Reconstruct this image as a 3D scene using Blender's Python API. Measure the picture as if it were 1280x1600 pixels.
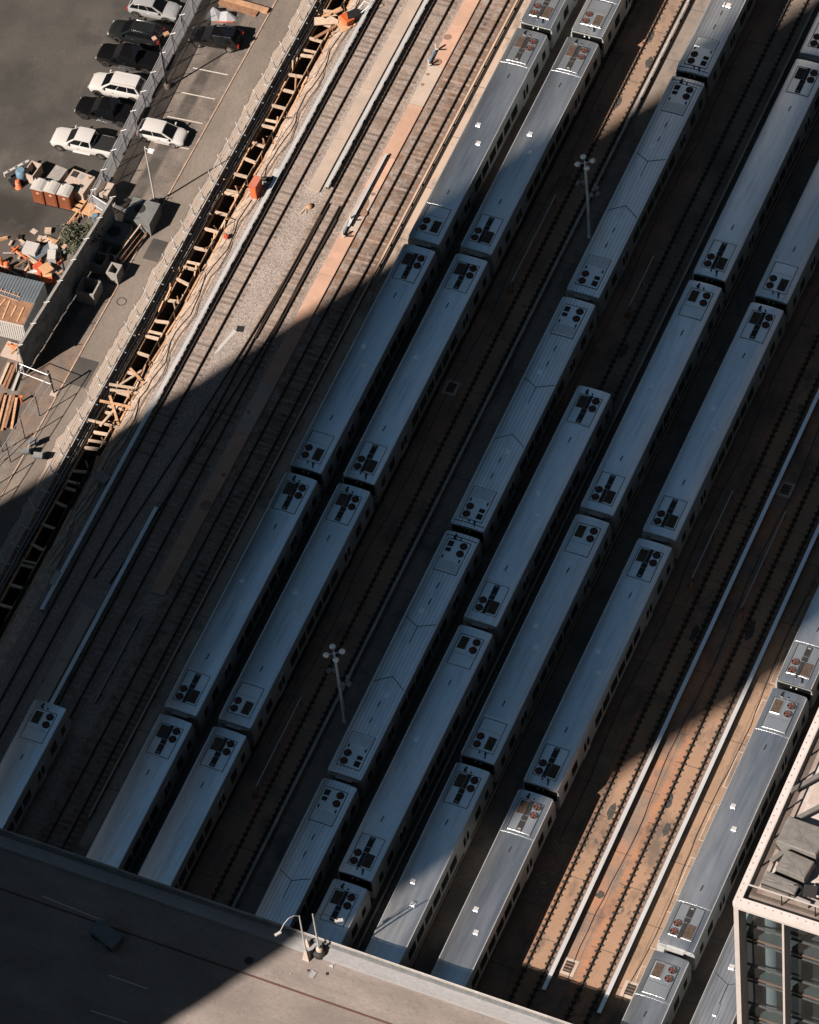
import bpy, math, random
from mathutils import Vector, Matrix
for o in list(bpy.data.objects): bpy.data.objects.remove(o)
random.seed(7)
R_ = random.Random(11)
rad = math.radians
PI = math.pi
SC = bpy.context.scene
COL = SC.collection

# ---------------------------------------------------------------- camera
CAM = Vector((89.89212, -230.94115, 316.74658))
RM = Matrix(((0.87363692, -0.28537591, 0.39410547), (0.44937861, 0.78381375, -0.4285964), (-0.1865942, 0.5515402, 0.81301046)))
FPX, CX, CY = 7076.9907, -340.5365, 984.1564        # focal length and principal point in photo pixels (1280 x 1600)
cd = bpy.data.cameras.new('camera')
cam = bpy.data.objects.new('camera', cd); COL.objects.link(cam)
cam.matrix_world = Matrix.Translation(CAM) @ RM.to_4x4()
cd.sensor_fit = 'HORIZONTAL'; cd.sensor_width = 36
cd.lens = FPX * 36 / 1280
cd.shift_x = (640 - CX) / 1280; cd.shift_y = (CY - 800) / 1280
cd.clip_start = 1; cd.clip_end = 4000
SC.camera = cam
SC.render.resolution_x = 819; SC.render.resolution_y = 1024

# ---------------------------------------------------------------- world, sun, exposure
SUN_EL, SUN_AZ = rad(40.0), rad(58.5)               # shadows fall towards SUN_AZ measured from +X
w = bpy.data.worlds.new('World'); SC.world = w; w.use_nodes = True
nt = w.node_tree
sky = nt.nodes.new('ShaderNodeTexSky'); sky.sky_type = 'NISHITA'; sky.sun_disc = False
sky.sun_elevation = SUN_EL
sdir = Vector((-math.cos(SUN_AZ) * math.cos(SUN_EL), -math.sin(SUN_AZ) * math.cos(SUN_EL), math.sin(SUN_EL)))
sky.sun_rotation = math.atan2(sdir.x, sdir.y)
sky.air_density = 0.6; sky.dust_density = 0.4; sky.ozone_density = 0.6
bg = nt.nodes['Background']; bg.inputs[1].default_value = 0.05
tint = nt.nodes.new('ShaderNodeMix'); tint.data_type = 'RGBA'; tint.blend_type = 'MULTIPLY'; tint.inputs[0].default_value = 1.0
tint.inputs[7].default_value = (0.57, 0.72, 0.64, 1)
nt.links.new(sky.outputs[0], tint.inputs[6]); nt.links.new(tint.outputs[2], bg.inputs[0])
sl = bpy.data.lights.new('sun', 'SUN'); sl.energy = 5.0; sl.angle = rad(0.5); sl.color = (1.0, 0.85, 0.73)
so = bpy.data.objects.new('sun', sl); COL.objects.link(so)
so.rotation_euler = (-sdir).to_track_quat('-Z', 'Y').to_euler()
so.location = (0, 0, 400)
SC.view_settings.view_transform = 'Standard'; SC.view_settings.look = 'None'
SC.view_settings.exposure = 1.5; SC.view_settings.gamma = 1.0

# ---------------------------------------------------------------- helpers
def at(px, py, z=0.0):
    d = RM @ Vector(((px - CX) / FPX, -(py - CY) / FPX, -1.0))
    t = (z - CAM.z) / d.z
    return CAM + d * t

class MB:
    def __init__(s): s.v = []; s.f = []; s.m = []; s.sm = []
    def add(s, vs, fs, mi=0, smooth=False):
        b = len(s.v); s.v += [tuple(v) for v in vs]
        for f in fs: s.f.append([b + i for i in f]); s.m.append(mi); s.sm.append(smooth)
        return s
    def box(s, x0, x1, y0, y1, z0, z1, mi=0):
        return s.add([(x0, y0, z0), (x1, y0, z0), (x1, y1, z0), (x0, y1, z0), (x0, y0, z1), (x1, y0, z1), (x1, y1, z1), (x0, y1, z1)],
              [(3, 2, 1, 0), (4, 5, 6, 7), (0, 1, 5, 4), (1, 2, 6, 5), (2, 3, 7, 6), (3, 0, 4, 7)], mi)
    def obox(s, c, sx, sy, sz, rz=0, rx=0, ry=0, mi=0):
        m = Matrix.Translation(c) @ Matrix.Rotation(rz, 4, 'Z') @ Matrix.Rotation(ry, 4, 'Y') @ Matrix.Rotation(rx, 4, 'X')
        vs = [m @ Vector((a * sx / 2, b * sy / 2, d * sz / 2)) for d in (-1, 1) for a, b in ((-1, -1), (1, -1), (1, 1), (-1, 1))]
        return s.add(vs, [(3, 2, 1, 0), (4, 5, 6, 7), (0, 1, 5, 4), (1, 2, 6, 5), (2, 3, 7, 6), (3, 0, 4, 7)], mi)
    def bar(s, p0, p1, wd, h, mi=0):
        p0 = Vector(p0); p1 = Vector(p1); d = p1 - p0; L = d.length
        if L < 1e-6: return s
        q = d.to_track_quat('X', 'Z').to_matrix().to_4x4()
        m = Matrix.Translation((p0 + p1) / 2) @ q
        vs = [m @ Vector((a * L / 2, b * wd / 2, e * h / 2)) for e in (-1, 1) for a, b in ((-1, -1), (1, -1), (1, 1), (-1, 1))]
        return s.add(vs, [(3, 2, 1, 0), (4, 5, 6, 7), (0, 1, 5, 4), (1, 2, 6, 5), (2, 3, 7, 6), (3, 0, 4, 7)], mi)
    def tube(s, p0, p1, r0, r1=None, n=10, mi=0, caps=True):
        r1 = r0 if r1 is None else r1
        p0 = Vector(p0); p1 = Vector(p1); d = (p1 - p0)
        q = d.to_track_quat('Z', 'X').to_matrix()
        vs = [p + q @ Vector((math.cos(2 * PI * i / n) * r, math.sin(2 * PI * i / n) * r, 0)) for p, r in ((p0, r0), (p1, r1)) for i in range(n)]
        s.add(vs, [(i, (i + 1) % n, n + (i + 1) % n, n + i) for i in range(n)], mi, True)
        if caps:
            s.add(vs[:n], [tuple(reversed(range(n)))], mi); s.add(vs[n:], [tuple(range(n))], mi)
        return s
    def path(s, pts, r, n=8, mi=0):
        for a, b in zip(pts[:-1], pts[1:]): s.tube(a, b, r, r, n, mi)
        return s
    def lathe(s, c, prof, n=16, mi=0, smooth=True):
        c = Vector(c); vs = []
        for r, z in prof: vs += [c + Vector((r * math.cos(2 * PI * i / n), r * math.sin(2 * PI * i / n), z)) for i in range(n)]
        fs = [(k * n + i, k * n + (i + 1) % n, (k + 1) * n + (i + 1) % n, (k + 1) * n + i) for k in range(len(prof) - 1) for i in range(n)]
        s.add(vs, fs, mi, smooth)
        s.add(vs[:n], [tuple(reversed(range(n)))], mi); s.add(vs[-n:], [tuple(range(n))], mi)
        return s
    def loft(s, rings, mi=0, smooth=True, closed=True, cap=True):
        n = len(rings[0]); vs = [v for r in rings for v in r]
        m = n if closed else n - 1
        s.add(vs, [(k * n + i, k * n + (i + 1) % n, (k + 1) * n + (i + 1) % n, (k + 1) * n + i) for k in range(len(rings) - 1) for i in range(m)], mi, smooth)
        if cap and closed:
            s.add(rings[0], [tuple(reversed(range(n)))], mi); s.add(rings[-1], [tuple(range(n))], mi)
        return s
    def sheet(s, pts, z0, z1, mi=0):            # closed prism from a ccw outline
        n = len(pts)
        vs = [(x, y, z0) for x, y in pts] + [(x, y, z1) for x, y in pts]
        return s.add(vs, [tuple(reversed(range(n))), tuple(range(n, 2 * n))] + [(i, (i + 1) % n, n + (i + 1) % n, n + i) for i in range(n)], mi)
    def build(s, name, mat, parent=None, sharp=None, **kw):
        me = bpy.data.meshes.new(name); me.from_pydata(s.v, [], s.f); me.update()
        for mm in (mat if isinstance(mat, (list, tuple)) else [mat]): me.materials.append(mm)
        me.polygons.foreach_set('material_index', s.m); me.polygons.foreach_set('use_smooth', s.sm)
        if sharp is not None: me.set_sharp_from_angle(angle=rad(sharp))
        o = bpy.data.objects.new(name, me); COL.objects.link(o)
        if parent is not None: o.parent = parent
        for k, v in kw.items(): o[k] = v
        return o

def tag(o, label, cat, group=None, kind=None):
    o['label'] = label; o['category'] = cat
    if group: o['group'] = group
    if kind: o['kind'] = kind
    return o
def thing(name, loc, rz, label, cat, group=None):
    o = bpy.data.objects.new(name, None); COL.objects.link(o); o.location = loc; o.rotation_euler = (0, 0, rz)
    o.empty_display_size = 0.3
    return tag(o, label, cat, group)
def struct(o): o['kind'] = 'structure'; return o
def kids(o): return [c for c in bpy.data.objects if c.parent == o]
def collect(root):
    out = []
    def rec(o, par):
        i = len(out); out.append((o, par))
        for c in TREE.get(o.name, []): rec(c, i)
    TREE = {}
    for c in bpy.data.objects:
        if c.parent: TREE.setdefault(c.parent.name, []).append(c)
    rec(root, None); return out
def dup(tree, loc, rz, label):
    new = []
    for o, par in tree:
        c = o.copy(); COL.objects.link(c)
        if par is not None: c.parent = new[par]
        new.append(c)
    r = new[0]; r.location = loc; r.rotation_euler = (0, 0, rz); r['label'] = label
    return r

# ---------------------------------------------------------------- materials
MATS = {}
KA = 0.48                                            # overall reflectance of the diffuse surfaces
def nd(t, typ, **kw):
    n = t.nodes.new(typ)
    for k, v in kw.items(): setattr(n, k, v)
    return n
def mat(name, col, rough=.8, metal=0.0, var=.18, scale=.6, fine=9.0, fvar=.12, bump=0.0, bscale=None, stretch=(1, 1, 1), rvar=.0, rnd=0.0, spec=.5, col2=None, emit=None):
    m = bpy.data.materials.new(name); m.use_nodes = True; t = m.node_tree; L = t.links.new
    b = t.nodes['Principled BSDF']; b.inputs['Metallic'].default_value = metal; b.inputs['Roughness'].default_value = rough
    b.inputs['Specular IOR Level'].default_value = spec
    tc = nd(t, 'ShaderNodeTexCoord'); mp = nd(t, 'ShaderNodeMapping'); mp.inputs['Scale'].default_value = stretch
    L(tc.outputs['Object'], mp.inputs['Vector'])
    vec = mp.outputs[0]
    oi = nd(t, 'ShaderNodeObjectInfo')
    if rnd:
        ad = nd(t, 'ShaderNodeVectorMath', operation='ADD'); sc = nd(t, 'ShaderNodeMath', operation='MULTIPLY'); sc.inputs[1].default_value = 50
        L(oi.outputs['Random'], sc.inputs[0]); L(vec, ad.inputs[0]); L(sc.outputs[0], ad.inputs[1]); vec = ad.outputs[0]
    n1 = nd(t, 'ShaderNodeTexNoise'); n1.inputs['Scale'].default_value = scale; n1.inputs['Detail'].default_value = 5; n1.inputs['Roughness'].default_value = .6
    n2 = nd(t, 'ShaderNodeTexNoise'); n2.inputs['Scale'].default_value = fine; n2.inputs['Detail'].default_value = 3
    L(vec, n1.inputs['Vector']); L(vec, n2.inputs['Vector'])
    kk = KA if metal < .5 else 1.0
    c1 = Vector(col) * kk; c2 = Vector(col2) * kk if col2 else c1
    mx = nd(t, 'ShaderNodeMix', data_type='RGBA'); mx.inputs[6].default_value = (*(c1 * (1 - var)), 1); mx.inputs[7].default_value = (*(c2 * (1 + var)), 1)
    cr = nd(t, 'ShaderNodeMapRange'); cr.inputs[1].default_value = .3; cr.inputs[2].default_value = .7
    L(n1.outputs[0], cr.inputs[0]); L(cr.outputs[0], mx.inputs[0])
    mr = nd(t, 'ShaderNodeMapRange'); mr.inputs[1].default_value = .3; mr.inputs[2].default_value = .7; mr.inputs[3].default_value = 1 - fvar; mr.inputs[4].default_value = 1 + fvar
    L(n2.outputs[0], mr.inputs[0])
    vm = nd(t, 'ShaderNodeVectorMath', operation='SCALE'); L(mx.outputs[2], vm.inputs[0])
    if rnd:
        mu = nd(t, 'ShaderNodeMath', operation='MULTIPLY_ADD'); mu.inputs[1].default_value = 2 * rnd; mu.inputs[2].default_value = 1 - rnd
        L(oi.outputs['Random'], mu.inputs[0]); m3 = nd(t, 'ShaderNodeMath', operation='MULTIPLY'); L(mu.outputs[0], m3.inputs[0]); L(mr.outputs[0], m3.inputs[1]); L(m3.outputs[0], vm.inputs['Scale'])
    else: L(mr.outputs[0], vm.inputs['Scale'])
    L(vm.outputs[0], b.inputs['Base Color'])
    if rvar:
        rr = nd(t, 'ShaderNodeMapRange'); rr.inputs[1].default_value = .3; rr.inputs[2].default_value = .7; rr.inputs[3].default_value = max(.02, rough - rvar); rr.inputs[4].default_value = rough + rvar
        L(n1.outputs[0], rr.inputs[0]); L(rr.outputs[0], b.inputs['Roughness'])
    if bump:
        bn = nd(t, 'ShaderNodeTexNoise'); bn.inputs['Scale'].default_value = bscale or fine; bn.inputs['Detail'].default_value = 4; L(vec, bn.inputs['Vector'])
        bp = nd(t, 'ShaderNodeBump'); bp.inputs['Strength'].default_value = 1.0; bp.inputs['Distance'].default_value = bump
        L(bn.outputs[0], bp.inputs['Height']); L(bp.outputs[0], b.inputs['Normal'])
    if emit:
        b.inputs['Emission Color'].default_value = (*emit[:3], 1); b.inputs['Emission Strength'].default_value = emit[3]
    m['bsdf_col'] = vm.name
    MATS[name] = m
    return m

def chain(m, fn):
    """insert an extra colour treatment between the base colour chain and the shader"""
    t = m.node_tree; b = t.nodes['Principled BSDF']; src = b.inputs['Base Color'].links[0].from_socket
    out = fn(t, src); t.links.new(out, b.inputs['Base Color'])
def mixcol(t, a, fac, col, mode='MIX'):
    mx = nd(t, 'ShaderNodeMix', data_type='RGBA'); mx.blend_type = mode
    t.links.new(a, mx.inputs[6]); mx.inputs[7].default_value = (*(c * KA for c in col), 1)
    if hasattr(fac, 'name'): t.links.new(fac, mx.inputs[0])
    else: mx.inputs[0].default_value = fac
    return mx.outputs[2]
def pos(t):
    g = nd(t, 'ShaderNodeNewGeometry'); sp = nd(t, 'ShaderNodeSeparateXYZ'); t.links.new(g.outputs['Position'], sp.inputs[0]); return g.outputs['Position'], sp.outputs
def mth(t, op, a, b=None, c=None, clamp=False):
    n = nd(t, 'ShaderNodeMath', operation=op); n.use_clamp = clamp
    for i, v in enumerate((a, b, c)):
        if v is None: continue
        if isinstance(v, (int, float)): n.inputs[i].default_value = v
        else: t.links.new(v, n.inputs[i])
    return n.outputs[0]
def band(t, x, x0, x1, soft=.15):
    c, h = (x0 + x1) / 2, (x1 - x0) / 2
    d = mth(t, 'ABSOLUTE', mth(t, 'SUBTRACT', x, c))
    mr = nd(t, 'ShaderNodeMapRange'); mr.inputs[1].default_value = h + soft; mr.inputs[2].default_value = h - soft * .5
    t.links.new(d, mr.inputs[0]); return mr.outputs[0]
def noise(t, vec, scale, detail=4, lo=.45, hi=.6, stretch=None, rough=.6):
    if stretch:
        mp = nd(t, 'ShaderNodeMapping'); mp.inputs['Scale'].default_value = stretch; t.links.new(vec, mp.inputs[0]); vec = mp.outputs[0]
    n = nd(t, 'ShaderNodeTexNoise'); n.inputs['Scale'].default_value = scale; n.inputs['Detail'].default_value = detail; n.inputs['Roughness'].default_value = rough
    t.links.new(vec, n.inputs['Vector'])
    mr = nd(t, 'ShaderNodeMapRange'); mr.inputs[1].default_value = lo; mr.inputs[2].default_value = hi
    t.links.new(n.outputs[0], mr.inputs[0]); return mr.outputs[0]
def mul(t, a, b): return mth(t, 'MULTIPLY', a, b)

# ballast
M_BAL = mat('ballast', (.36, .315, .29), .95, var=.16, scale=.35, fine=7, fvar=.3, bump=.05, bscale=9)
def f(t, s):
    P, (x, y, z) = pos(t)
    v = nd(t, 'ShaderNodeTexVoronoi'); v.inputs['Scale'].default_value = 9; t.links.new(P, v.inputs['Vector'])
    g = nd(t, 'ShaderNodeRGBToBW'); t.links.new(v.outputs['Color'], g.inputs[0])
    mr = nd(t, 'ShaderNodeMapRange'); mr.inputs[1].default_value = .2; mr.inputs[2].default_value = .8; mr.inputs[3].default_value = .75; mr.inputs[4].default_value = 1.22; t.links.new(g.outputs[0], mr.inputs[0])
    vm = nd(t, 'ShaderNodeVectorMath', operation='SCALE'); t.links.new(s, vm.inputs[0]); t.links.new(mr.outputs[0], vm.inputs['Scale']); s = vm.outputs[0]
    nz = noise(t, P, .8, 4, .35, .62)
    s = mixcol(t, s, mul(t, band(t, x, -34.0, -30.6, .3), mul(t, nz, .95)), (.21, .115, .068))          # rusty, oily bed of the track beside the long train
    s = mixcol(t, s, mul(t, band(t, x, -38.3, -35.6, .3), mul(t, nz, .7)), (.22, .145, .105))
    s = mixcol(t, s, mul(t, band(t, x, -42.9, -40.6, .3), mul(t, nz, .35)), (.21, .16, .13))
    s = mixcol(t, s, mul(t, band(t, x, -31.6, -30.5, .2), .7), (.2, .12, .08))
    oil = noise(t, P, .55, 5, .56, .68, (1, .45, 1))
    s = mixcol(t, s, mul(t, band(t, x, -32.9, -31.5, .2), mul(t, oil, .8)), (.03, .03, .03))
    return s
chain(M_BAL, f)

# concrete yard floor with embedded tracks
M_YARD = mat('yard_concrete', (.165, .153, .143), .85, var=.18, scale=.3, fine=5, fvar=.14, bump=.01, bscale=6, col2=(.24, .19, .155))
TRX = [-26.65, -21.95, -17.2, -11.5, -6.8, -2.1, 3.7, 8.52, 13.22, 18.9, 23.7]
def f(t, s):
    P, (x, y, z) = pos(t)
    # rust washed sideways from each rail on the empty tracks
    nz = noise(t, P, 1.3, 4, .32, .68, (1, 3.5, 1))
    nb = noise(t, P, .25, 3, .35, .65)
    for c in (-17.2, 8.52, 13.22):
        s = mixcol(t, s, mul(t, band(t, x, c - 1.45, c - .78, .12), mul(t, nz, .95)), (.50, .22, .10))
        s = mixcol(t, s, mul(t, band(t, x, c + .8, c + 1.3, .12), mul(t, nz, .65)), (.34, .17, .11))
        s = mixcol(t, s, mul(t, band(t, x, c - .7, c + .7, .1), .5 if c > 0 else .3), (.54, .30, .165))
        pit = mul(t, band(t, x, c - .62, c + .62, .25), noise(t, P, .42, 6, .6, .63, (1, .6, 1), .75))
        s = mixcol(t, s, mul(t, pit, .85), (.075, .075, .07))
    for x0, x1 in ((10.0, 12.2), (-20.4, -18.7), (5.3, 7.0), (-10.0, -8.2)):
        s = mixcol(t, s, mul(t, band(t, x, x0, x1, .2), mul(t, nb, .8 if x0 == 10.0 else .35)), (.50, .24, .13))
    s = mixcol(t, s, mul(t, band(t, x, 14.9, 17.6, .1), .5), (.52, .31, .18))
    s = mixcol(t, s, mul(t, band(t, x, -15.6, -13, .1), .5), (.30, .255, .225))
    s = mixcol(t, s, mul(t, band(t, x, -30.4, -27.6, .1), .85), (.60, .47, .38))
    # slab joints
    fr = mth(t, 'FRACT', mth(t, 'MULTIPLY', mth(t, 'ADD', y, mth(t, 'MULTIPLY', mth(t, 'FLOOR', mth(t, 'DIVIDE', x, 2.36)), 2.7)), 1 / 6.1))
    jt = mth(t, 'LESS_THAN', fr, .012)
    s = mixcol(t, s, mul(t, jt, .75), (.05, .045, .04))
    for lx in (-18.6, -13.6, 7.05, 11.45, 15.9, -28.9, -29.5):
        s = mixcol(t, s, mul(t, band(t, x, lx - .025, lx + .025, .01), .6), (.06, .05, .045))
    s = mixcol(t, s, mul(t, noise(t, P, .33, 6, .50, .64, (1, .55, 1), .7), .7), (.075, .07, .066))
    spots = noise(t, P, 2.2, 2, .68, .72)
    s = mixcol(t, s, mul(t, spots, .35), (.08, .07, .065))
    return s
chain(M_YARD, f)

M_LOT = mat('lot_asphalt', (.056, .054, .051), .9, var=.22, scale=.22, fine=6, fvar=.18, bump=.008, col2=(.070, .065, .060))
def f(t, s):
    P, (x, y, z) = pos(t)
    s = mixcol(t, s, mul(t, noise(t, P, .16, 6, .54, .6), .55), (.034, .035, .034))
    s = mixcol(t, s, mul(t, noise(t, P, .35, 5, .60, .70, (1, .4, 1)), .5), (.14, .12, .105))
    wet = mul(t, band(t, y, -18.6, -14.3, .7), band(t, x, -80, -61.8, .8))
    s = mixcol(t, s, mul(t, wet, mul(t, noise(t, P, .5, 5, .30, .45), .95)), (.02, .018, .016))
    dirt = mul(t, band(t, y, -60, -19, 2), band(t, x, -80, -53, 1.5))
    s = mixcol(t, s, mul(t, dirt, .6), (.125, .1, .085))
    return s
chain(M_LOT, f)
M_PARK = mat('parking_concrete', (.16, .138, .125), .9, var=.25, scale=.5, fine=5, fvar=.2, bump=.008, col2=(.19, .165, .145))
def f(t, s):
    P, (x, y, z) = pos(t)
    s = mixcol(t, s, mul(t, band(t, x, -55.0, -53.9, .25), mul(t, noise(t, P, .5, 4, .3, .55), .85)), (.035, .034, .033))
    s = mixcol(t, s, mul(t, noise(t, P, .9, 5, .6, .66), .5), (.09, .08, .075))
    s = mixcol(t, s, mul(t, mul(t, band(t, y, -38, -27, 2), noise(t, P, .8, 5, .4, .6)), .6), (.24, .15, .10))
    return s
chain(M_PARK, f)
M_ROAD = mat('haul_road', (.185, .16, .14), .92, var=.16, scale=.35, fine=6, fvar=.12, stretch=(1, .35, 1), col2=(.225, .195, .168))
def f(t, s):
    P, (x, y, z) = pos(t)
    # pale concrete margin with a wandering edge along the pit
    nx = nd(t, 'ShaderNodeTexNoise'); nx.inputs['Scale'].default_value = .35; nx.inputs['Detail'].default_value = 5; t.links.new(P, nx.inputs['Vector'])
    e = mth(t, 'ADD', mth(t, 'MULTIPLY', nx.outputs[0], 1.6), -50.2)
    m = mth(t, 'GREATER_THAN', x, e)
    s = mixcol(t, s, mul(t, m, .8), (.50, .41, .345))
    ln = mth(t, 'LESS_THAN', mth(t, 'ABSOLUTE', mth(t, 'SUBTRACT', x, e)), .05)
    s = mixcol(t, s, mul(t, ln, .6), (.08, .07, .06))
    s = mixcol(t, s, mul(t, noise(t, P, .9, 5, .66, .72), .4), (.11, .10, .09))
    return s
chain(M_ROAD, f)
M_SOIL = mat('pit_soil', (.44, .35, .285), .98, var=.25, scale=1.2, fine=8, fvar=.25, bump=.06, bscale=4, col2=(.54, .43, .355))
M_DECK = mat('bridge_deck', (.25, .222, .212), .9, var=.14, scale=.35, fine=5, fvar=.1, stretch=(.5, 1, 1), col2=(.295, .262, .248))
def f(t, s):
    P, (x, y, z) = pos(t)
    s = mixcol(t, s, mul(t, noise(t, P, .5, 5, .52, .66, (.4, 1, 1)), .45), (.19, .165, .15))
    s = mixcol(t, s, mul(t, mth(t, 'LESS_THAN', y, -83.35), mul(t, noise(t, P, .6, 5, .3, .7, (.3, 1, 1)), .6)), (.2, .175, .16))
    fl = nd(t, 'ShaderNodeTexNoise'); fl.inputs['Scale'].default_value = .45; fl.inputs['Detail'].default_value = 6; t.links.new(P, fl.inputs['Vector'])
    s = mixcol(t, s, mul(t, mth(t, 'LESS_THAN', mth(t, 'ABSOLUTE', mth(t, 'SUBTRACT', fl.outputs[0], .5)), .0022), .45), (.1, .085, .075))
    s = mixcol(t, s, mul(t, noise(t, P, 2.6, 3, .62, .68), .35), (.14, .115, .10))
    return s
chain(M_DECK, f)
M_WALKA = mat('walkway_beige', (.47, .39, .335), .85, var=.1, scale=.5, fine=6, fvar=.06, col2=(.5, .41, .35))
M_WALKB = mat('walkway_pink', (.56, .36, .27), .85, var=.12, scale=.5, fine=6, fvar=.06, rnd=.08, col2=(.60, .385, .29))
M_WALKC = mat('walkway_pale', (.53, .44, .38), .85, var=.1, scale=.5, fine=6, fvar=.06)
M_STAIN = mat('walkway_stain', (.30, .185, .135), .7, var=.1)
M_TIE = mat('sleeper', (.27, .215, .185), .95, var=.3, scale=3, fine=16, fvar=.3, rnd=.35, bump=.01)
M_RAIL = mat('rail_steel', (.055, .038, .03), .75, .3, var=.25, scale=2)
M_CLIP = mat('rail_clip', (.035, .027, .022), .8, var=.2)
M_COVER = mat('third_rail_cover', (.80, .83, .85), .42, .75, var=.06, scale=.5, fine=3, fvar=.06, stretch=(1, .3, 1))
M_COVERD = mat('weathered_cover', (.42, .38, .34), .7, 0, var=.12, scale=.5, fine=3, fvar=.12)
M_COVERG = mat('dull_cover', (.42, .41, .40), .7, 0, var=.2, scale=.4, fine=3, fvar=.15)
M_TAN = mat('cover_board_tan', (.58, .45, .35), .8, var=.1)
M_DARKM = mat('dark_metal', (.03, .032, .035), .55, .4, var=.2, scale=2)
M_WHITE = mat('white_paint', (.56, .56, .55), .6, var=.05, scale=2, fvar=.04)
M_LINE = mat('road_paint', (.62, .58, .54), .8, var=.12, scale=3, fine=14, fvar=.3)
M_GALV = mat('galvanised', (.5, .52, .54), .45, .7, var=.12, scale=2)
M_WOOD = mat('raw_timber', (.60, .36, .21), .85, var=.25, scale=2.5, fine=9, fvar=.2, rnd=.25)
M_PALEW = mat('pale_timber', (.60, .47, .36), .85, var=.15, scale=2.5, fine=9, fvar=.15, rnd=.15)
M_RUSTW = mat('old_timber', (.30, .16, .09), .85, var=.3, scale=2.5, fine=9, fvar=.2, rnd=.25)
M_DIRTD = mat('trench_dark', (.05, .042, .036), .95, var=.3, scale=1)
M_ORANGE = mat('safety_orange', (.78, .17, .045), .6, var=.12, scale=3)
M_REDCAB = mat('red_cabinet', (.62, .10, .045), .6, var=.12, scale=2)
M_DCONC = mat('dark_precast', (.17, .185, .19), .85, var=.2, scale=1.3, fine=6, fvar=.12)
M_CONC = mat('precast_concrete', (.33, .32, .31), .85, var=.15, scale=1.3, fine=6, fvar=.12)
M_BLACK = mat('black_rubber', (.012, .012, .013), .8, var=.1)
M_BLUE = mat('blue_tarp', (.15, .27, .38), .6, var=.15, scale=2)
M_SCREEN = mat('fence_screen', (.17, .185, .2), .85, var=.25, scale=.8, fine=5, fvar=.2)
M_MESH = mat('fence_fabric', (.42, .45, .49), .9, var=.2, scale=.8, fine=5, fvar=.15)
t_ = M_MESH.node_tree; b_ = t_.nodes['Principled BSDF']; tl = nd(t_, 'ShaderNodeBsdfTranslucent'); tp = nd(t_, 'ShaderNodeBsdfTransparent'); m1 = nd(t_, 'ShaderNodeMixShader'); m2 = nd(t_, 'ShaderNodeMixShader')
tl.inputs[0].default_value = (.42, .45, .5, 1); m1.inputs[0].default_value = .3; m2.inputs[0].default_value = .22
t_.links.new(b_.outputs[0], m1.inputs[1]); t_.links.new(tl.outputs[0], m1.inputs[2]); t_.links.new(m1.outputs[0], m2.inputs[1]); t_.links.new(tp.outputs[0], m2.inputs[2]); t_.links.new(m2.outputs[0], t_.nodes['Material Output'].inputs[0])
M_BROWN = mat('toilet_brown', (.24, .075, .035), .55, var=.12, scale=1.5)
M_PLY = mat('plywood', (.62, .36, .19), .8, var=.12, scale=1)
M_PANEL = mat('container_blue', (.17, .21, .25), .6, .2, var=.15, scale=1)
M_LEAF = mat('foliage', (.075, .085, .05), .7, var=.35, scale=1.2, rnd=.1)
M_BARK = mat('bark', (.12, .09, .065), .9, var=.3)

# railcar materials
M_STEEL = mat('stainless_shell', (.66, .72, .75), .38, .35, var=.07, scale=.35, fine=1.6, fvar=.06, stretch=(1, .25, 1), rvar=.05, rnd=.05)
M_ROOF = mat('stainless_roof', (.84, .87, .89), .385, 1.0, var=.11, scale=.3, fine=2.2, fvar=.05, stretch=(1.4, .2, 1), rvar=.05, rnd=.09)
def f(t, s):
    tc = nd(t, 'ShaderNodeTexCoord'); P = tc.outputs['Object']
    sp = nd(t, 'ShaderNodeSeparateXYZ'); t.links.new(P, sp.inputs[0])
    s = mixcol(t, s, mul(t, noise(t, P, 1.5, 5, .5, .75, (2.5, .12, 1)), .25), (.20, .215, .22))       # long streaks of grime
    fr = mth(t, 'FRACT', mth(t, 'MULTIPLY', sp.outputs[0], 6.0))
    s = mixcol(t, s, mul(t, mth(t, 'LESS_THAN', fr, .16), .10), (.16, .18, .2))
    return s
chain(M_ROOF, f)
M_ROOFC = mat('ribbed_roof', (.85, .88, .90), .40, 1.0, var=.09, scale=.3, fine=2.2, fvar=.06, stretch=(1.4, .2, 1), rvar=.06, rnd=.05)
def f(t, s):
    tc = nd(t, 'ShaderNodeTexCoord'); P = tc.outputs['Object']
    sp = nd(t, 'ShaderNodeSeparateXYZ'); t.links.new(P, sp.inputs[0])
    fr = mth(t, 'FRACT', mth(t, 'MULTIPLY', sp.outputs[0], 3.2))
    s = mixcol(t, s, mul(t, mth(t, 'LESS_THAN', fr, .14), .4), (.13, .15, .17))
    s = mixcol(t, s, mul(t, noise(t, P, 1.2, 5, .5, .75, (2, .15, 1)), .25), (.2, .21, .21))
    return s
chain(M_ROOFC, f)
M_ROOFP = mat('roof_unit_panel', (.82, .86, .88), .42, 1.0, var=.06, scale=.8, fvar=.05, rnd=.04)
M_GLASSD = mat('window_glass', (.008, .010, .012), .12, 0, var=.1)
M_GRILLE = mat('grille_rust', (.085, .058, .042), .8, .1, var=.35, scale=3, fine=20, fvar=.35)
M_FAN = mat('fan_copper', (.22, .075, .055), .6, .2, var=.2, scale=3)
M_VENT = mat('vent_dark', (.022, .024, .026), .7, .1, var=.3, scale=2)
M_EDGE = mat('roof_gutter', (.62, .66, .69), .5, .9, var=.06, scale=.8)
M_HATCH = mat('white_hatch', (.97, .97, .96), .3, .75, var=.03)
M_HATCHG = mat('grey_hatch', (.42, .44, .46), .6, .2, var=.05)
M_UNDER = mat('underframe', (.018, .018, .018), .85, var=.2)

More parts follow.
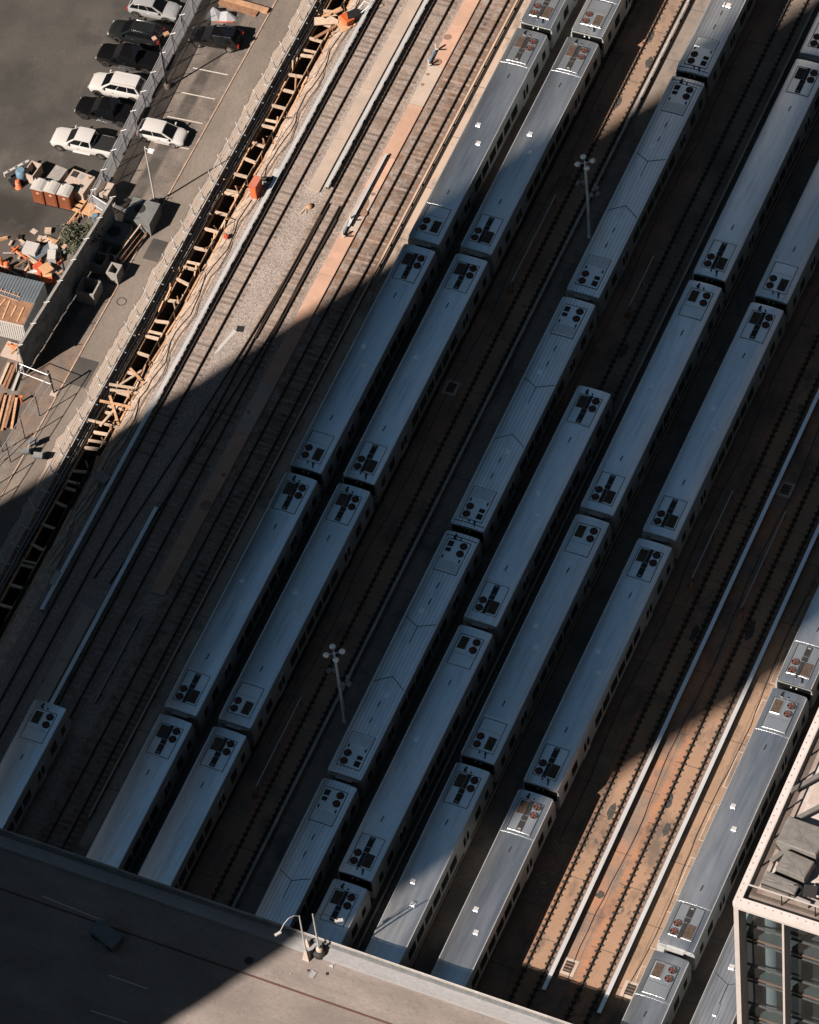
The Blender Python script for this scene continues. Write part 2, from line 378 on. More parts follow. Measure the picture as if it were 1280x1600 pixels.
# ================================================================ THE SETTING
# ground, laid as sheets that meet edge to edge
PX0, PX1, PZ = -48.25, -44.75, -1.5                   # open excavation
TX0, TX1, TZ = -47.35, -45.75, -4.2                   # braced trench inside it
g = MB().box(-900, -300, -900, 900, -2, -.02).box(300, 900, -900, 900, -2, -.02).box(-300, 300, 300, 900, -2, -.02).box(-300, 300, -900, -300, -2, -.02)
struct(g.build('far_ground', M_LOT))
struct(MB().box(-300, -57.6, -300, 300, -1, 0).build('lot_ground', M_LOT))
struct(MB().box(-57.6, -51.75, -300, 300, -1, 0).build('parking_ground', M_PARK))
struct(MB().box(-51.75, PX0, -300, 300, -1, 0.0).build('haul_road', M_ROAD))
# pit: ragged soil benches either side of the trench
b = MB()
ys = [-300, -120] + [-75 + i * 0.9 for i in range(125)] + [60, 300]
L_, R2 = [], []
for i, y in enumerate(ys):
    j = R_.uniform(-.18, .18); k = R_.uniform(-.22, .30)
    L_.append([(PX0, y, 0), (PX0 + .12, y, -.6 + j * .4), (PX0 + .35 + j, y, PZ + .2), (TX0 - .03, y, PZ - .1 + j * .3), (TX0 - .02, y, TZ)])
    R2.append([(TX1 + .02, y, TZ), (TX1 + .03, y, -.75 + j * .5), (TX1 + .35 + k * .5, y, -.42 + k * .4), (PX1 - .28 + k * .4, y, -.12 + j * .2), (PX1 + .02, y, 0)])
b.loft(L_, closed=False, smooth=False); b.loft(R2, closed=False, smooth=False)
struct(b.build('pit_soil', M_SOIL))
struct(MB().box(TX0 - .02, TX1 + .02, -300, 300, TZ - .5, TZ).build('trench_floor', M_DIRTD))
struct(MB().box(PX1, -43.95, -300, 300, -1, 0.03).build('concrete_margin', M_SOIL))
struct(MB().box(-43.95, -30.45, -300, 300, -1, 0).build('ballast_bed', M_BAL))
struct(MB().box(-30.45, 300, -300, 300, -1, 0).build('yard_floor', M_YARD))
# kerb and thin joint between the parking strip and the haul road
struct(MB().box(-51.80, -51.68, -300, 300, 0, .07).build('kerb', mat('kerb_stone', (.50, .36, .28), .9, var=.3, scale=1.2)))

# parking bay lines
b = MB()
for (px, py) in ((375, 78), (357, 117), (337, 155), (317, 193), (296, 233)):
    c = at(px, py); b.obox((c.x - 1.75, c.y - .12, .006), 3.4, .12, .004, rad(4))
struct(b.build('parking_lines', M_LINE))

# ---------------- walkways
def walkway(name, x0, x1, y0, y1, segs, mats, label, extra=None):
    t = thing(name, ((x0 + x1) / 2, (y0 + y1) / 2, 0), 0, label, 'walkway')
    yc = (y0 + y1) / 2; h = (x1 - x0) / 2
    y = y0; i = 0
    while y < y1 - .1:
        e = min(y1, y + segs[i % len(segs)])
        MB().box(-h, h, y + .02 - yc, e - .02 - yc, 0, .16).build('slab', mats[i % len(mats)], t); y = e; i += 1
    return t
walkway('concrete_walkway', -40.1, -38.93, -5.1, 46, (6.2, 6.2, 6.2), (M_WALKA,), 'beige concrete walkway between the first and second ballast tracks')
w2 = walkway('concrete_walkway', -35.3, -33.95, -49.6, 46, (5.0, 6.4, 6.4, 5.6, 6.2, 6.5, 5.2, 4.9, 3.9, 6.4, 4.8, 5.1, 6.2), (M_WALKB, M_WALKB, M_WALKB, M_WALKC, M_WALKB, M_WALKB, M_WALKB, M_WALKC, M_WALKB, M_WALKB, M_WALKC, M_WALKB), 'long pink concrete walkway with round manholes between ballast tracks')
walkway('concrete_walkway', -39.9, -38.75, -64, -52.9, (5.5, 5.6), (M_WALKA,), 'short grey walkway slab deep in the shadow by the lower left train')
for (px, py, r) in ((683, 97, .42), (699, 58, .34), (567, 333, .42), (543, 365, .36), (652, 130, .16), (668, 116, .16), (600, 308, .2), (377, 640, .16), (322, 790, .5), (350, 742, .2)):
    c = at(px, py, .16)
    x = max(-35.0, min(-34.25, c.x))
    m = MB().lathe((0, 0, 0), [(r, 0), (r, .025), (r * .86, .03), (r * .84, .02)], 20)
    o = m.build('manhole_cover', M_STAIN, w2); o.location = (x + 34.625, c.y + 1.8, .16)
m = MB().lathe((0, 0, 0), [(.62, 0), (.6, .008)], 18)
m.v = [(a * .8, b * 1.5, c) for a, b, c in m.v]
o = m.build('stain', M_STAIN, w2); c = at(571, 322, .16); o.location = (-34.6 + 34.625, c.y + 1.8, .162)

# ---------------- tracks
def rail_mesh(y0, y1, m=None):
    m = m or MB()
    for a, b2, z0, z1 in ((-.075, .075, 0, .025), (-.012, .012, .025, .125), (-.037, .037, .125, .165)):
        m.box(a, b2, y0, y1, z0, z1)
    return m
clip_me = {}
def track(x, y0, y1, label, kind, clips=True, ties=True):
    t = thing('railway_track', (x, 0, 0), 0, label, 'railway track', 'parallel railway tracks of the yard')
    for s in (-1, 1):
        r = rail_mesh(y0, y1).build('rail', M_RAIL, t); r.location = (s * .7525, 0, .02 if kind == 'slab' else .07)
        if kind == 'slab' and clips:
            key = (y0, y1)
            if key not in clip_me:
                m = MB(); y = y0 + .3
                rr = random.Random(5)
                while y < y1:
                    m.box(-.18, .18, y - .12, y + .12, 0, .03); m.box(-.23, -.05, y - .06, y + .06, .03, .07); m.box(.05, .23, y - .06, y + .06, .03, .07)
                    y += .62
                o = m.build('rail_clips', M_CLIP, r); o['kind'] = 'stuff'; clip_me[key] = o.data
            else:
                o = bpy.data.objects.new('rail_clips', clip_me[key]); COL.objects.link(o); o.parent = r; o['kind'] = 'stuff'
    if kind == 'ballast' and ties:
        n = int((y1 - y0) / .62); near = []
        tm = MB().box(-1.3, 1.3, -.12, .12, -.1, .022)
        first = None; rest = MB()
        for i in range(n):
            y = y1 - .3 - i * .62
            if 0 <= (24 - y) / .62 < 98:
                if first is None: first = tm.build('sleeper', M_TIE, t); o = first
                else: o = first.copy(); COL.objects.link(o)
                o.location = (R_.uniform(-.06, .06), y + R_.uniform(-.05, .05), 0); o.rotation_euler = (0, 0, R_.uniform(-.02, .02))
            else: rest.obox((R_.uniform(-.05, .05), y, -.055), 2.6, .24, .15, R_.uniform(-.015, .015))
        rest.build('sleepers', M_TIE, t)['kind'] = 'stuff'
    return t
track(-41.83, -95, 50, 'ballast track nearest the timbered trench', 'ballast')
t2 = track(-37.05, -95, 50, 'ballast track between the beige and pink walkways', 'ballast')
track(-32.25, -95, 50, 'rusty ballast track right of the pink walkway', 'ballast')
track(-26.65, -95, 50, 'track under the long train nearest the ballast tracks', 'slab', False)
track(-21.95, -95, 50, 'track under the second long train from the left', 'slab', False)
track(-17.2, -95, 50, 'empty embedded track beside the two tall yard lamp masts', 'slab')
track(-11.52, -95, 50, 'track under the train with the ribbed roofs', 'slab', False)
track(-6.8, -95, 50, 'track under the train that starts in mid yard', 'slab')
track(-2.08, -95, 50, 'track under the train right of the mid-yard starter', 'slab', False)
track(3.7, -95, 50, 'track under the train left of the empty brown tracks', 'slab', False)
track(8.52, -95, 50, 'left one of the two empty rust brown tracks', 'slab')
track(13.22, -95, 50, 'right one of the two empty rust brown tracks', 'slab')
track(18.9, -95, 50, 'track under the train beside the terrace building', 'slab', False)
track(23.7, -95, 50, 'track half hidden under the corner of the terrace building', 'slab', False)
# turnout rails curving across the gravel from the second ballast track
tt = thing('turnout_track', (0, 0, 0), 0, 'dark turnout rails curving over the gravel between ballast tracks', 'railway track')
def curve_rail(p0, p1, p2, name='rail'):
    p0, p1, p2 = Vector(p0), Vector(p1), Vector(p2); m = MB(); N = 28; pr = None
    for i in range(N + 1):
        u = i / N; p = p0 * (1 - u) ** 2 + p1 * 2 * u * (1 - u) + p2 * u * u
        if pr is not None: m.bar(pr + Vector((0, 0, .13)), p + Vector((0, 0, .13)), .09, .15)
        pr = p
    return m.build(name, M_RAIL, tt)
for dx in (-.7525, .7525):
    curve_rail((-37.05 + dx + .1, -7.5, 0), (-37.05 + dx - .05, -24, 0), (-39.6 + dx, -50, 0))
curve_rail((-36.55, -6, 0), (-36.6, -14, 0), (-36.45, -22, 0), 'guard_rail')
curve_rail((-37.55, -6, 0), (-37.55, -14, 0), (-37.7, -22, 0), 'guard_rail')

# ---------------- third rails with their cover boards
def cover(x, y0, y1, label, m=M_COVER, wd=.34, h=.52, mir=1, group='third rail cover boards', name='third_rail_cover'):
    t = thing(name, (x, (y0 + y1) / 2, 0), 0, label, 'third rail', group); yc = (y0 + y1) / 2
    MB().box(-wd / 2, wd / 2, y0 - yc, y1 - yc, h - .05, h).build('cover_board', m, t)
    MB().box(-.05, .05, y0 - yc, y1 - yc, .16, .32).build('conductor_rail', M_RAIL, t)
    k = MB(); y = y0 + 1
    while y < y1: k.box(-wd / 2 * mir - .02, -wd / 2 * mir + .04, y - yc - .04, y - yc + .04, 0, h - .05).box(-.1, .1, y - yc - .08, y - yc + .08, 0, .16); y += 2.4
    k.build('brackets', M_DARKM, t)['kind'] = 'stuff'
    return t
cover(-43.1, -54.6, 46, 'long white cover board along the left edge of the ballast')
cover(-38.42, -4.6, 46, 'white cover board along the beige walkway')
cover(-38.25, -63.2, -41.6, 'white cover board leading to the lower left railcar')
cover(-34.85, -61.5, -52.2, 'thin short cover board in the dark lower left', M_COVERD, .14)
cover(-34.8, -8.1, .6, 'short white cover board along the pink walkway', M_COVER, .22)
cover(-30.55, -72, 50, 'tan cover board left of the long train', M_TAN, .16)
cover(-15.95, -76, 50, 'grey cover board between second train and ribbed train', M_COVERG, .24)
cover(-5.1, -76, 50, 'weathered cover board right of the mid-yard starter train', M_COVERD, .2)
cover(-20.45, -76, 50, 'dull cover strip tight against the second long train', M_COVERD, .1, .3)
cover(-.55, -76, 50, 'rusty cover strip between the two middle right trains', M_TAN, .1, .4)
cover(9.95, -73.6, 50, 'white cover board of the left empty brown track', M_COVER, .32)
cover(14.7, -74, 50, 'white cover board of the right empty brown track', M_COVER, .32)
def hose(x, y0, y1, label):
    t = thing('hand_pipe', (x, (y0 + y1) / 2, 0), 0, label, 'pipe', 'pipes on low posts between the tracks'); yc = (y0 + y1) / 2
    MB().tube((0, y0 - yc, .9), (0, y1 - yc, .9), .045, n=8).build('pipe', M_GALV, t)
    for y in (y0 + .2, (y0 + y1) / 2, y1 - .2): MB().tube((0, y - yc, 0), (0, y - yc, .87), .04, n=6).build('post', M_DARKM, t)
    MB().lathe((.0, y0 - yc - .35, 0), [(.28, 0), (.28, .05), (.2, .3), (.12, .55)], 12).build('valve_box', M_RUSTW, t)
hose(-18.7, -9.6, .6, 'bright pipe left of the upper yard lamp mast')
hose(-18.7, -64.6, -55.4, 'thin pale pipe left of the lower yard lamp mast')
hose(6.9, -33.4, -24.1, 'thin pipe beside the train left of the brown tracks')
hose(11.7, -34.8, -24.6, 'bright pipe between the two empty brown tracks')
hose(-8.2, -8.8, -3.0, 'short pipe right of the ribbed train in the shade')

# drains in the yard floor
def drain(px, py, label, z=0):
    c = at(px, py, 0); t = thing('drain_grate', (c.x, c.y, 0), 0, label, 'drain', 'square drain grates in the concrete')
    MB().box(-.62, .62, -.75, .75, 0, .03).build('frame', M_WALKC, t)
    MB().box(-.36, .36, -.5, .5, .03, .036).build('pit', M_VENT, t)
    m = MB()
    for k in range(3): m.box(-.34, .34, -.36 + k * .3, -.29 + k * .3, .036, .045)
    m.build('bars', M_RUSTW, t)
drain(889, 1511, 'drain grate between the empty brown tracks by the bridge shadow')
drain(985, 1547, 'drain grate beside the lower railcar at the bridge shadow')
drain(705, 606, 'drain grate beside the second long train')
drain(467, 512, 'drain grate at the shadow edge on the pink walkway line', 0)
drain(1228, 765, 'drain grate in the shade near the right photo edge')
# oily holes in the embedded tracks
rr = random.Random(3)
def patch(px, py, sx, sy, label):
    c = at(px, py, 0); n = 15; pts = []
    for i in range(n):
        a = 2 * PI * i / n; q = rr.uniform(.7, 1.12); pts.append((c.x + math.cos(a) * sx * q, c.y + math.sin(a) * sy * q))
    o = MB().sheet(pts, 0, .006).build('oily_patch', M_OIL); tag(o, label, 'stain')
M_OIL = mat('oily_gravel', (.055, .055, .052), .9, var=.5, scale=4, fine=14, fvar=.5)
for a in ((1017, 57, .3, .75, 'dark patch near the top of the upper lit track'), (1014, 97, .32, .7, 'dark patch right of the rail in the upper lit track'), (966, 160, .26, .8, 'lowest dark patch of the upper lit track'),
          (956, 1268, .3, .8, 'dark patch between the rails of the left brown track'), (1045, 1253, .3, .75, 'upper dark patch in the right brown track'), (1042, 1297, .32, .75, 'lower dark patch in the right brown track'),
          (1173, 985, .35, 1.1, 'shaded dark patch of the right brown track'), (1085, 990, .3, 1.0, 'shaded dark patch of the left brown track'), (938, 1398, .36, .4, 'leaf shaped dark patch between the brown tracks'), (975, 548, .35, .9, 'dark patch above the mid-yard starter train')): patch(*a)
# pale painted boxes on the platform beside the terrace train
b = MB()
def outline(x0, x1, y0, y1, wd=.05):
    b.box(x0, x1, y0, y0 + wd, 0, .004).box(x0, x1, y1 - wd, y1, 0, .004).box(x0, x0 + wd, y0 + wd, y1 - wd, 0, .004)
for k in range(9): outline(16.15, 17.35, -72.2 + k * 5.3, -68.6 + k * 5.3)
struct(b.build('platform_markings', M_LINE))

for i, (x, y0, y1) in enumerate(((-19.5, -60, 20), (-13.1, -55, 24), (5.9, -60, 10), (11.2, -72, 5), (-9.6, -30, 25), (16.0, -72, -20))):
    pts = []; y = y0
    while y < y1: pts.append((x + math.sin(y * .35 + i) * .16 + R_.uniform(-.05, .05), y, .03)); y += 1.6
    tag(MB().path(pts, .028, 5).build('ground_cable', M_CLIP), ['black cable on the slab right of the second long train', 'black cable on the platform left of the ribbed train', 'black cable on the slab left of the brown tracks', 'black cable between the two brown tracks', 'black cable right of the ribbed train at the top', 'black cable on the platform beside the terrace train'][i], 'cable')
# ================================================================ RAILCARS
HL, ZE, ZC = 12.53, 3.76, 3.89
def roofz(x, w=1.4): return ZE + (ZC - ZE) * (1 - (abs(x) / w) ** 2.6)
def make_car(kind, ends, cabs, label):
    """kind 'm' smooth stainless car, 'c' ribbed car; ends = roof unit type at +y / -y end; cabs = cab face at +y / -y end"""
    ribbed = kind == 'c'
    W = 1.43 if ribbed else 1.40
    t = thing('railcar', (0, 0, 0), 0, label, 'railcar', 'silver railcars parked in the yard')
    # shell
    prof = [(-1.50, 1.0), (-1.57, 1.2), (-1.59, 1.6), (-1.59, 3.0), (-1.53, 3.4), (-W - .02, ZE - .02)]
    if ribbed: prof = [(-1.52, 1.0), (-1.56, 1.2), (-1.56, 3.3), (-1.52, 3.55), (-W - .02, ZE - .02)]
    ring = prof + [(-a, z) for a, z in reversed(prof)]
    def ringat(y, s=1.0, dz=0): return [(a * s, y, z) for a, z in ring]
    MB().loft([ringat(-HL, .985), ringat(-HL + .12), ringat(HL - .12), ringat(HL, .985)], smooth=True).build('body', M_STEEL, t, sharp=35)
    # roof
    n = 14; rr_ = []
    HR = HL + .035
    ysr = [-HR, -HL + .15, -HL + .5, -4.0, 4.0, HL - .5, HL - .15, HR]
    for y in ysr:
        e = .03 if abs(y) == HR else (.01 if abs(y) > HL - .2 else 0)
        rr_.append([(W * (2 * i / n - 1), y, roofz(W * (2 * i / n - 1), W) - e * (1 - (2 * i / n - 1) ** 2 * .6)) for i in range(n + 1)] + [(W, y, ZE - .06), (-W, y, ZE - .06)])
    rf = MB().loft(rr_, smooth=True).build('roof', M_ROOFC if ribbed else M_ROOF, t, sharp=35)
    for s in (-1, 1):
        MB().box(s * W - (.0 if s > 0 else .065), s * W + (.065 if s > 0 else 0), -HL + .1, HL - .1, ZE - .05, ZE + .035).build('gutter', M_EDGE, t)
    # roof units, one per end, each turned half a revolution from the other
    def P(x, d, s): return (s * x, s * (HL + .43 - d))
    for ei, s in ((0, 1), (1, -1)):
        u = ends[ei]
        def pbox(m, x0, x1, d0, d1, h0, h1, mi=0, sag=True):
            xa, ya = P(x0, d0, s); xb, yb = P(x1, d1, s)
            xa, xb = min(xa, xb), max(xa, xb); ya, yb = min(ya, yb), max(ya, yb)
            N = max(1, int((xb - xa) / .2)) if sag else 1
            for i in range(N):
                a = xa + (xb - xa) * i / N; c = xa + (xb - xa) * (i + 1) / N
                za, zc = roofz(a, W), roofz(c, W)
                m.add([(a, ya, za + h0), (c, ya, zc + h0), (c, yb, zc + h0), (a, yb, za + h0), (a, ya, za + h1), (c, ya, zc + h1), (c, yb, zc + h1), (a, yb, za + h1)],
                      [(4, 5, 6, 7), (0, 1, 5, 4), (2, 3, 7, 6)] + ([(3, 0, 4, 7)] if i == 0 else []) + ([(1, 2, 6, 5)] if i == N - 1 else []), mi)
            return m
        m = MB()
        if not ribbed:
            pbox(m, -.95, .95, 1.28, 4.22, -.03, .028)
            un = m.build('roof_unit', M_ROOFP, t)
            m = MB()
            for a in ((-1.02, -.975, 1.2, 4.3), (.975, 1.03, 1.2, 4.3), (-1.02, 1.02, 1.2, 1.24), (-1.0, 1.0, 4.25, 4.29)): pbox(m, *a, -.02, .025)
            m.build('trim', M_VENT, un)
            m = MB(); pbox(m, -W + .02, W - .02, 4.42, 4.54, -.02, .006); m.build('roof_seam', M_ROOFP, t)
            if u == 'T':
                m = MB(); pbox(m, -.86, -.17, 1.38, 2.62, .03, .075); m.build('grille', M_GRILLE, un)
                m = MB(); pbox(m, -.14, -.11, 1.3, 2.75, .03, .085); pbox(m, -.08, .20, 1.25, 2.62, .03, .06); m.build('channel', M_VENT, un)
                m = MB(); pbox(m, -.25, .23, 2.68, 3.12, .03, .07); pbox(m, -.25, .23, 3.18, 4.14, .03, .07); m.build('vent', M_VENT, un)
                m = MB(); pbox(m, -.14, .12, 3.92, 4.04, .07, .09); m.build('badge', M_HATCHG, un)
                fx = .58; fd = (1.62, 2.42)
            else:
                m = MB(); pbox(m, -.79, -.13, 1.45, 2.65, .03, .07); m.build('grille', M_GRILLE, un)
                m = MB(); pbox(m, -.86, -.82, 1.38, 2.72, .03, .085); pbox(m, -.10, -.06, 1.38, 2.72, .03, .085); pbox(m, -.82, -.10, 2.68, 2.72, .03, .085); m.build('rim', M_EDGE, un)
                m = MB(); pbox(m, -.85, .85, 3.12, 3.14, .02, .036); m.build('joint', M_VENT, un)
                fx = .56; fd = (1.68, 2.48)
        else:
            pbox(m, -.98, .98, 1.2, 4.45, -.03, .04)
            un = m.build('roof_unit', M_ROOFP, t)
            m = MB(); pbox(m, -.93, .93, 3.35, 4.35, .03, .07); m.build('plate', M_EDGE, un)
            m = MB()
            for a in ((-1.04, -.99, 1.15, 4.5), (.99, 1.04, 1.15, 4.5), (-1.0, 1.0, 1.12, 1.17), (-1.0, 1.0, 4.46, 4.5)): pbox(m, *a, -.02, .03)
            m.build('trim', M_VENT, un)
            for a in ((-.84, -.35, 1.38, 1.92), (-.82, -.35, 2.08, 2.46)):
                m = MB(); pbox(m, *a, .02, .06); m.build('grille', M_VENT, un)
            for a in ((-.84, -.70, 2.9, 3.22), (.68, .82, 2.95, 3.27)):
                m = MB(); pbox(m, *a, .02, .06); m.build('vent', M_VENT, un)
            fx = .53; fd = (1.6, 2.4)
            if cabs[ei]:
                m = MB(); pbox(m, -W + .05, W - .05, .78, .84, -.02, .02); m.build('roof_seam', M_VENT, t)
        for d in fd:
            x, y = P(fx, d, s); z = roofz(x, W)
            fr = MB().lathe((x, y, z - .06), [(.33, 0), (.33, .15), (.29, .16), (.28, .12), (.02, .11)], 20).build('fan_housing', M_VENT, un)
            m = MB()
            for k in range(4):
                a = k * PI / 2 + .5; p = (x + math.cos(a) * .15, y + math.sin(a) * .15, z + .095)
                m.add([(x, y, z + .11), (x + math.cos(a) * .28, y + math.sin(a) * .28, z + .10), (x + math.cos(a + .8) * .28, y + math.sin(a + .8) * .28, z + .075)], [(0, 1, 2)])
                m.add([(x, y, z + .1), (x + math.cos(a) * .28, y + math.sin(a) * .28, z + .09), (x + math.cos(a + .8) * .28, y + math.sin(a + .8) * .28, z + .065)], [(2, 1, 0)])
            m.build('fan', M_FAN, fr)
        if cabs[ei]:
            x, y = P(-.5, .85, s)
            MB().obox((x, y, roofz(x, W) + .08), .1, .42, .14, -.25 * s).obox((x + .06 * s, y - .2 * s, roofz(x, W) + .06), .2, .1, .12).build('horn', M_DARKM, t)
            x, y = P(.05, 1.02, s); MB().obox((x, y, roofz(x, W) + .05), .12, .12, .1).build('aerial', M_DARKM, t)
        # end face
        e = s * HL
        yb = lambda d: (min(e, e + s * d), max(e, e + s * d))
        if cabs[ei]:
            y0, y1 = yb(.07)
            MB().box(-1.38, 1.38, y0, y1, 2.2, 3.55).build('windshield', M_GLASSD, t)
            y0, y1 = (min(e + s * .07, e + s * .11), max(e + s * .07, e + s * .11))
            for hx in (-.2, .25): MB().box(hx - .06, hx + .06, y0, y1, 3.3, 3.42).build('headlight', M_HATCH, t)
            MB().box(-1.3, 1.3, yb(.05)[0], yb(.05)[1], 1.1, 2.1).build('front_panel', M_STEEL, t)
        else:
            y0, y1 = yb(.33)
            MB().box(-.62, .62, y0, y1, 1.2, 3.35).build('gangway', M_VENT, t)
            y0, y1 = yb(.3)
            MB().box(-.72, .72, y0, y1, 3.36, 3.46).build('gangway_hood', M_HATCHG, t)
            m = MB()
            for q in (-1, 1): m.bar((q * .75, e + s * .1, 3.42), (q * 1.3, e + s * .05, 3.5), .1, .06)
            m.build('end_rail', M_HATCHG, t)
        for q in (-1, 1): pass
    # small roof fittings
    for s in (-1, 1):
        for dy in ((6.95,) if not ribbed else (7.05, 5.35)):
            MB().obox((0.0, s * dy, roofz(0, W) + .02), .08, .55, .05, -.05).build('roof_vent', M_VENT, t)
        hx, hy = (-.4, 1.05) if not ribbed else (-.28, 4.35)
        if not ribbed: MB().obox((hx * s + .0, s * .97, roofz(hx, W) + .03), .38, .38, .05).build('roof_hatch', M_HATCH, t)
        else:
            m = MB().obox((s * hx, s * 4.3, roofz(hx, W) + .03), .42, .42, .05); m.build('roof_hatch', M_HATCH, t)
            MB().obox((s * (hx + .42), s * 4.3, roofz(hx, W) + .03), .1, .46, .04).build('roof_vent', M_HATCH, t)
    if ribbed:
        m = MB()
        def seg(x0, y0, x1, y1):
            N = 5
            for i in range(N):
                a, c = i / N, (i + 1) / N
                xa, xb = x0 + (x1 - x0) * a, x0 + (x1 - x0) * c
                m.bar((xa, y0 + (y1 - y0) * a, roofz(xa, W) + .012), (xb, y0 + (y1 - y0) * c, roofz(xb, W) + .012), .05, .03)
        seg(0, 2.7, -1.3, 3.4); seg(0, 2.7, 1.35, 3.45); seg(0, 2.7, 0, .7)
        seg(0, -2.5, -1.3, -3.4); seg(0, -2.5, 1.35, -3.4)
        m.build('welded_seam', M_VENT, t)
        MB().obox((0, .35, roofz(0, W) + .03), .26, 1.1, .06).build('aerial_base', M_ROOFP, t)
    # sides: windows and doors
    X = 1.59 if not ribbed else 1.56
    wins = [.84 + 1.68 * k for k in range(3)] + [9.35]
    for s in (-1, 1):
        for sy in (-1, 1):
            for k, wy in enumerate(wins):
                h = .68 if k < 3 else .52
                m = MB(); y0, y1 = sy * wy - h, sy * wy + h
                xx = s * X; d = s * .025
                m.box(min(xx, xx + d), max(xx, xx + d), y0, y1, 1.98, 3.08)
                m.build('window', M_GLASSD, t)
            m = MB(); y = sy * 11.2; xx = s * X; d = s * .025
            m.box(min(xx, xx + d), max(xx, xx + d), y - .34, y + .34, 2.05, 3.0); m.build('window', M_GLASSD, t)
            yc = sy * 6.85; d = s * .03
            m = MB().box(min(xx, xx + d), max(xx, xx + d), yc - .66, yc + .66, 1.15, 3.12)
            dr = m.build('door', M_EDGE, t)
            d2 = s * .045
            for q in (-.33, .33): MB().box(min(xx + d, xx + d2), max(xx + d, xx + d2), yc + q - .24, yc + q + .24, 1.9, 3.02).build('door_window', M_GLASSD, dr)
    # underframe, bogies
    MB().box(-1.25, 1.25, -HL + .3, HL - .3, .75, 1.02).box(-1.2, 1.2, -5.2, 5.2, .4, .75).build('underframe', M_UNDER, t)
    for s in (-1, 1):
        bg_ = MB().box(-1.1, -.9, s * 9 - 1.6, s * 9 + 1.6, .45, .72).box(.9, 1.1, s * 9 - 1.6, s * 9 + 1.6, .45, .72).box(-.9, .9, s * 9 - .3, s * 9 + .3, .5, .7).build('bogie', M_UNDER, t)
        for a in (-1.1, 1.1):
            MB().tube((-.82, s * 9 + a, .64), (.82, s * 9 + a, .64), .09, n=8).tube((-.82, s * 9 + a, .64), (-.70, s * 9 + a, .64), .45, n=16).tube((.70, s * 9 + a, .64), (.82, s * 9 + a, .64), .45, n=16).build('wheelset', M_RAIL, bg_)
    MB().tube((0, -HL - .42, .85), (0, -HL + .3, .85), .12, n=8).tube((0, HL + .42, .85), (0, HL - .3, .85), .12, n=8).build('coupler', M_UNDER, t)
    return t

TRAINS = dict(
    A=(-26.65, 15.67, -.0019, 'm', -1, ['TT', 'TP', 'TP', 'TT', 'TT'], 'in the long train beside the ballast tracks'),
    B=(-21.95, 16.11, -.0015, 'm', -1, ['TP', 'TT', 'TT', 'TP', 'TT'], 'in the second long train from the left'),
    C=(-11.52, 14.67, -.0010, 'c', -1, ['CC'] * 5, 'in the train with the ribbed roofs'),
    D=(-6.77, -19.62, .0031, 'm', 0, ['TT', 'PT', 'TT'], 'in the train that starts in mid yard'),
    E=(-2.08, 19.79, -.00095, 'm', -1, ['TT', 'TT', 'PT', 'PP', 'TP'], 'in the train just right of the mid-yard starter'),
    F=(3.68, 19.20, .0008, 'm', 0, ['TP', 'TT', 'TT', 'TT'], 'in the train left of the empty brown tracks'),
    G=(18.91, -16.71, .00145, 'm', 0, ['TT', 'PT', 'PT'], 'in the train by the terrace building'))
LP = 25.9
ORD = ['topmost', 'second from the top', 'third from the top', 'fourth from the top', 'fifth from the top']
protos = {}
def place_car(kind, e, cb, x, y, rz, label):
    key = (kind, e, cb)
    if key not in protos:
        o = make_car(kind, e, cb, label); bpy.context.view_layer.update()
        protos[key] = collect(o); o.location = (x, y, 0.02); o.rotation_euler = (0, 0, rz)
    else: dup(protos[key], (x, y, 0.02), rz, label)
for nm, (tx, ty, sl_, kind, k0, es, where) in TRAINS.items():
    for i, e in enumerate(es):
        k = k0 + i
        cabtop = (k % 2 == (1 if nm in 'EFG' else 0)); cb = (cabtop, not cabtop)
        d = -k * LP - LP / 2
        what = 'silver' if kind == 'm' else 'ribbed grey'
        lab = '%s railcar, %s %s' % (what, ORD[i], where)
        place_car(kind, e, cb, tx + sl_ * d, ty + d, -math.atan(sl_), lab)
place_car('m', 'PP', (True, False), -36.93, -64.35 - LP / 2, 0, 'lone dark silver railcar entering from the lower left edge')
place_car('c', 'CC', (True, False), 23.75, -59.6 - LP / 2, 0, 'ribbed grey railcar half hidden behind the terrace building')

# ================================================================ TRENCH WORKS
t = thing('timber_trench', (-46.55, 0, 0), 0, 'braced excavation trench with timber walers and cross struts', 'trench shoring')
b = MB()
y = -72.0
while y < 46:                                       # plywood lagging panels
    l = R_.uniform(1.8, 2.6)
    for x in (TX0 + 46.55 + .04, TX1 + 46.55 - .04): b.obox((x, y + l / 2, -1.9 + R_.uniform(-.1, .25)), .05, l - .05, 3.4)
    y += l
b.build('lagging', mat('trench_lagging', (.07, .045, .03), .95, var=.3), t)  # near-black tone paints in the deep shade of the trench
for s, x in ((-1, TX0 + 46.55 + .15), (1, TX1 + 46.55 - .15)):
    m = MB(); y = -72.0
    while y < 44:
        l = R_.uniform(3.5, 5.2); j = R_.uniform(-.05, .05)
        m.bar((x + j, y, -.55 + R_.uniform(-.08, .08)), (x - j, y + l - .1, -.55 + R_.uniform(-.08, .08)), .17, .22); y += l
    m.build('waler', M_WOOD, t)
for x, z, wd2, mm in ((TX1 + 46.55 + .42, -.34, .16, M_WOOD), (TX1 + 46.55 + .78, -.16, .14, M_PALEW), (TX0 + 46.55 - .28, -.95, .14, M_WOOD)):
    y = -72.0
    while y < 44:
        l = R_.uniform(2.5, 5.5)
        if R_.random() < .8: MB().bar((x + R_.uniform(-.14, .14), y, z + R_.uniform(-.05, .1)), (x + R_.uniform(-.14, .14), y + l - .2, z + R_.uniform(-.05, .1)), wd2, .1).build('loose_waler', mm, t)
        y += l
y = 43.0; n = 0
